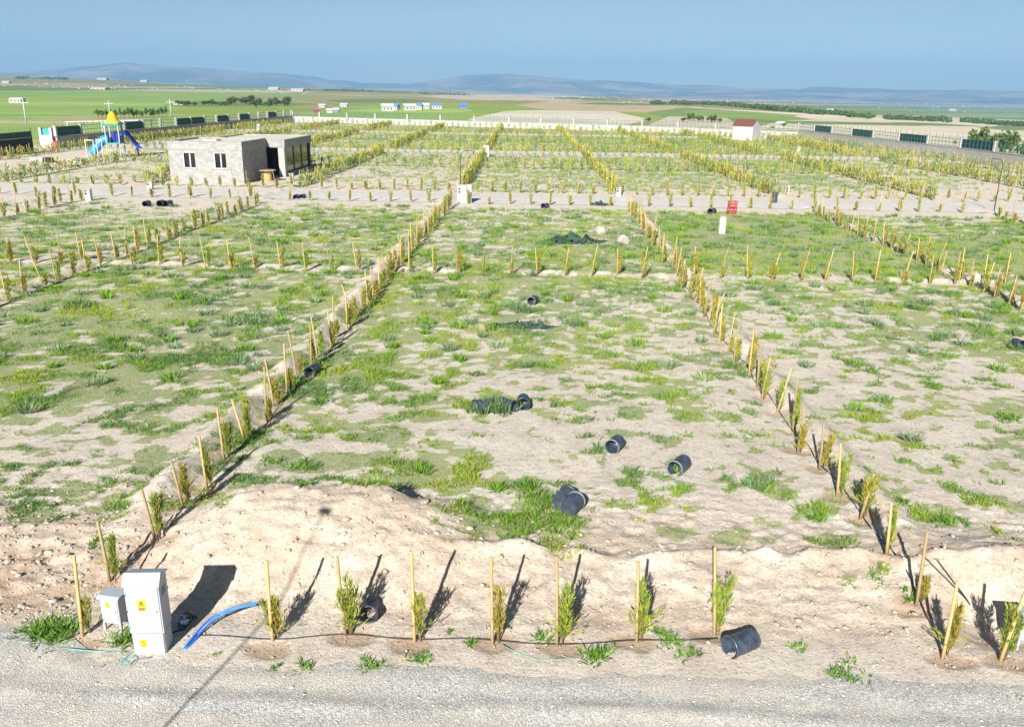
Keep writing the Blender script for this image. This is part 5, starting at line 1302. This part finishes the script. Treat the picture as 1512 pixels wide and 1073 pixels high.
# village houses
def house(px, py, w, h, wallm, roofm, label, rz=0., group='houses of the far village'):
    x, y_, z = tat(px, py); s = proj(x, y_, z)[2]; W_ = w/s; H_ = h/s*.62; R_ = h/s*.42; D_ = W_*.7
    t = thing('house', label, 'house', (x, y_, z), rz, group)
    MB().box(-W_/2, W_/2, -D_/2, D_/2, -.8, H_).build('wall', wallm, t)
    MB().prism([(-D_/2-.3, H_), (D_/2+.3, H_), (0, H_+R_)], -W_/2-.3, W_/2+.3, 'x').build('roof', roofm, t)
    if w > 8:
        for q in (-.3, 0.02, .3): MB().box(W_*q-W_*.05, W_*q+W_*.05, -D_/2-.05, -D_/2-.002, H_*.35, H_*.75).build('window', M['darkwin'], t)
H_ = [(572,164,17,10,'wallw','roofgrey','broad white house with pale roof at the left end of the far village',.3),(583,163,13,9,'wallw','roofblue','white house with blue roof behind the broad white house',-.4),
 (605,163,17,9,'wallw','roofgrey','white house with grey roof in the middle of the far village',.35),(619,162,10,8,'wallt','roofblue','small tan house with blue roof in the middle of the far village',-.2),(629,161,9,8,'wallw','roofgrey','small white house left of the dark roofed house',.2),
 (645,161,15,8,'wallw','roofblue','long white house with dark blue roof near the village end',.1),(684,160,11,7,'roofblue','roofblue','bright blue house at the right end of the far village',.2),
 (468,168,9,8,'wallr','wallr','red house just beyond the rear wall corner',.4),(487,167,8,6,'wallt','roofgrey','tan house right of the red house',.2),(497,166,7,6,'roofblue','roofgrey','small blue house right of the tan house',0.),
 (476,159,9,5,'wallw','roofgrey','low white house behind the red house',0.),(508,158,10,5,'wallw','roofgrey','low white house in the fields behind the blue house',0.),(440,135,18,4,'wallw','roofgrey','long white hall on the far ridge left of centre',0.),(405,133,14,4,'wallw','roofgrey','long white hall on the far ridge further left',0.),
 (26,152,18,7,'wallw','roofgrey','white hut alone in the left green field',0.),(265,155,14,5,'wallw','roofgrey','pale hut beside the low hedge of the left fields',0.),(152,117,14,3,'wallw','roofgrey','tiny white hall on the left horizon',0.),(213,118,10,3,'wallw','roofgrey','tiny pale house on the left horizon',0.),(10,123,10,3,'wallw','roofgrey','tiny white house far left below the wood line',0.),(148,132,22,3,'wallt','roofgrey','low pale farm building across the left fields',0.),(1152,188,12,8,'wallw','roofgrey','small white house beyond the wall right of the shed',.5),(1225,165,10,4,'wallw','roofgrey','small white farmhouse in the right valley',.1),(1405,164,10,3,'wallw','roofgrey','low white farmhouse far in the right valley',.1)]
for a in H_: house(a[0], a[1], a[2], a[3], M[a[4]], M[a[5]], a[6], a[7])
# far town on the slopes: a mass of tiny pale blocks
rs = np.random.RandomState(31); b = MB()
for k in range(260):
    u = rs.uniform(720, 1560) if k % 3 else rs.uniform(-20, 460); v = (np.interp(u, [720, 1000, 1560], [141, 145, 158])+abs(rs.normal(0, 4.0)) if u > 600 else np.interp(u, [-20, 460], [124, 136])+rs.uniform(-4, 4))
    x, y_, z = tat(u, v); s = FPX/math.hypot(x, y_); w = rs.uniform(.7, 2.4)/s; h = rs.uniform(.4, .85)/s
    b.box(x-w/2, x+w/2, y_-w/3, y_+w/3, z-1, z+h)
o_ = b.build('distant_town', M['wallw']); tag(o_, 'tiny pale buildings of a distant town across the plain', kind='stuff')
# canopy behind the left wall, poles, truck
x, y_, z = tat(150, 190)
x, y_ = at(150, 200)
t = thing('carport', 'low carport with pale sloping roof behind the left wall', 'carport', (-80, y_+2, 0), 0); t.scale = (.75, .75, .85)
MB().prism([(-9, 2.6), (9, 3.2), (9, 3.35), (-9, 2.75)], -4, 4).build('roof', M['roofgrey'], t)
for a in (-8.6, 0, 8.6):
    for c in (-3.8, 3.7): MB().box(a-.1, a+.1, c, c+.15, -.3, 2.9+a*.033-.02).build('post', M['offwhite'], t)
def pole(px, py, top, label):
    x, y_, z = tat(px, py); s = proj(x, y_, z)[2]; h = (py-top)/s
    t = thing('utility_pole', label, 'utility pole', (x, y_, z), 0, 'utility poles in the fields')
    MB().tube([(0, 0, -.5), (0, 0, h)], .22, 6, True, .14).build('pole', M['slab'], t); MB().box(-1.3, 1.3, -.1, .1, h-.9, h-.72).build('crossarm', M['slab'], t)
pole(39, 182, 148, 'utility pole standing in the green field at far left'); pole(163, 172, 150, 'utility pole behind the yellow cone roof'); pole(253, 172, 148, 'utility pole right of the row of young conifers')
x, y_, z = tat(1443, 226)
t = thing('truck', 'small white truck parked just beyond the right wall', 'truck', (x, y_, z), -.5); t.scale = (.85, .85, .85)
MB().box(-1.0, 1.0, -2.6, -.9, .5, 2.5, .15).build('cab', M['white'], t); MB().box(-1.05, 1.05, -.85, 2.8, .7, 2.6, .05).build('cargo_box', M['offwhite'], t); MB().box(-.85, .85, -2.615, -2.603, 1.5, 2.2).build('windscreen', M['glass'], t)
for sx in (-1, 1):
    for yy in (-1.9, 1.8): MB().lathe([(0, -.14), (.42, -.14), (.45, 0), (.42, .14), (0, .14)], 16, Matrix.Translation((sx*.85, yy, .45)) @ Matrix.Rotation(PI/2, 4, 'Y')).build('wheel', M['black'], t)

# ------------------------------------------------------------------ air, sky and sun
hz = MB().box(-13500, 13500, -120, 13400, -60, 470)
mt = bpy.data.materials.new('haze_air'); mt.use_nodes = True; nt = mt.node_tree
for n_ in list(nt.nodes):
    if n_.type == 'BSDF_PRINCIPLED': nt.nodes.remove(n_)
pv = nt.nodes.new('ShaderNodeVolumePrincipled'); pv.inputs['Color'].default_value = (.32, .60, .97, 1); pv.inputs['Density'].default_value = 1.5e-4; pv.inputs['Anisotropy'].default_value = 0.0
nt.links.new(pv.outputs[0], nt.nodes['Material Output'].inputs['Volume'])
tag(hz.build('haze', mt), 'pale blue haze veiling the far hills', kind='stuff')

SUN_EL, SUN_AZ = 29.0, 193.0
sd = bpy.data.lights.new('sun', 'SUN'); sd.energy = 4.3; sd.angle = math.radians(.53); sd.color = (1, .955, .88)
so = bpy.data.objects.new('sun', sd); COL.objects.link(so)
a, e = math.radians(SUN_AZ), math.radians(SUN_EL)
sv_ = Vector((math.sin(a)*math.cos(e), math.cos(a)*math.cos(e), math.sin(e)))
so.rotation_euler = (-sv_).to_track_quat('-Z', 'Y').to_euler(); so.location = (0, -20, 40)
w = bpy.data.worlds.new('World'); scene.world = w; w.use_nodes = True; nt = w.node_tree
sky = nt.nodes.new('ShaderNodeTexSky'); sky.sky_type = 'NISHITA'; sky.sun_disc = False
sky.sun_elevation = e; sky.sun_rotation = a; sky.air_density = .5; sky.dust_density = 0.5; sky.ozone_density = 1.6; sky.altitude = 900
bg = nt.nodes['Background']; bg.inputs['Strength'].default_value = .068
tn = nt.nodes.new('ShaderNodeMix'); tn.data_type = 'RGBA'; tn.blend_type = 'MULTIPLY'; tn.inputs[0].default_value = 1; tn.inputs[7].default_value = (.82, .77, .585, 1)
nt.links.new(sky.outputs[0], tn.inputs[6]); 
tc = nt.nodes.new('ShaderNodeTexCoord'); mp = nt.nodes.new('ShaderNodeMapping'); mp.inputs['Scale'].default_value = (1.6, 1.6, 14); nt.links.new(tc.outputs['Generated'], mp.inputs[0])
nf = noise(nt, 1.3, 5, .6, mp.outputs[0]); thin = ramp(nt, nf, [(.42, (1, 1, 1)), (.72, (1.13, 1.09, 1.06))])
nt.links.new(mix(nt, 1.0, tn.outputs[2], thin, 'MULTIPLY'), bg.inputs['Color'])
vs = scene.view_settings; vs.view_transform = 'Standard'; vs.look = 'None'; vs.exposure = 1.2; vs.gamma = 1; vs.use_curve_mapping = False
scene.cycles.max_bounces = 6; scene.cycles.volume_bounces = 0; scene.cycles.use_denoising = True
scene.cycles.sample_clamp_indirect = 6
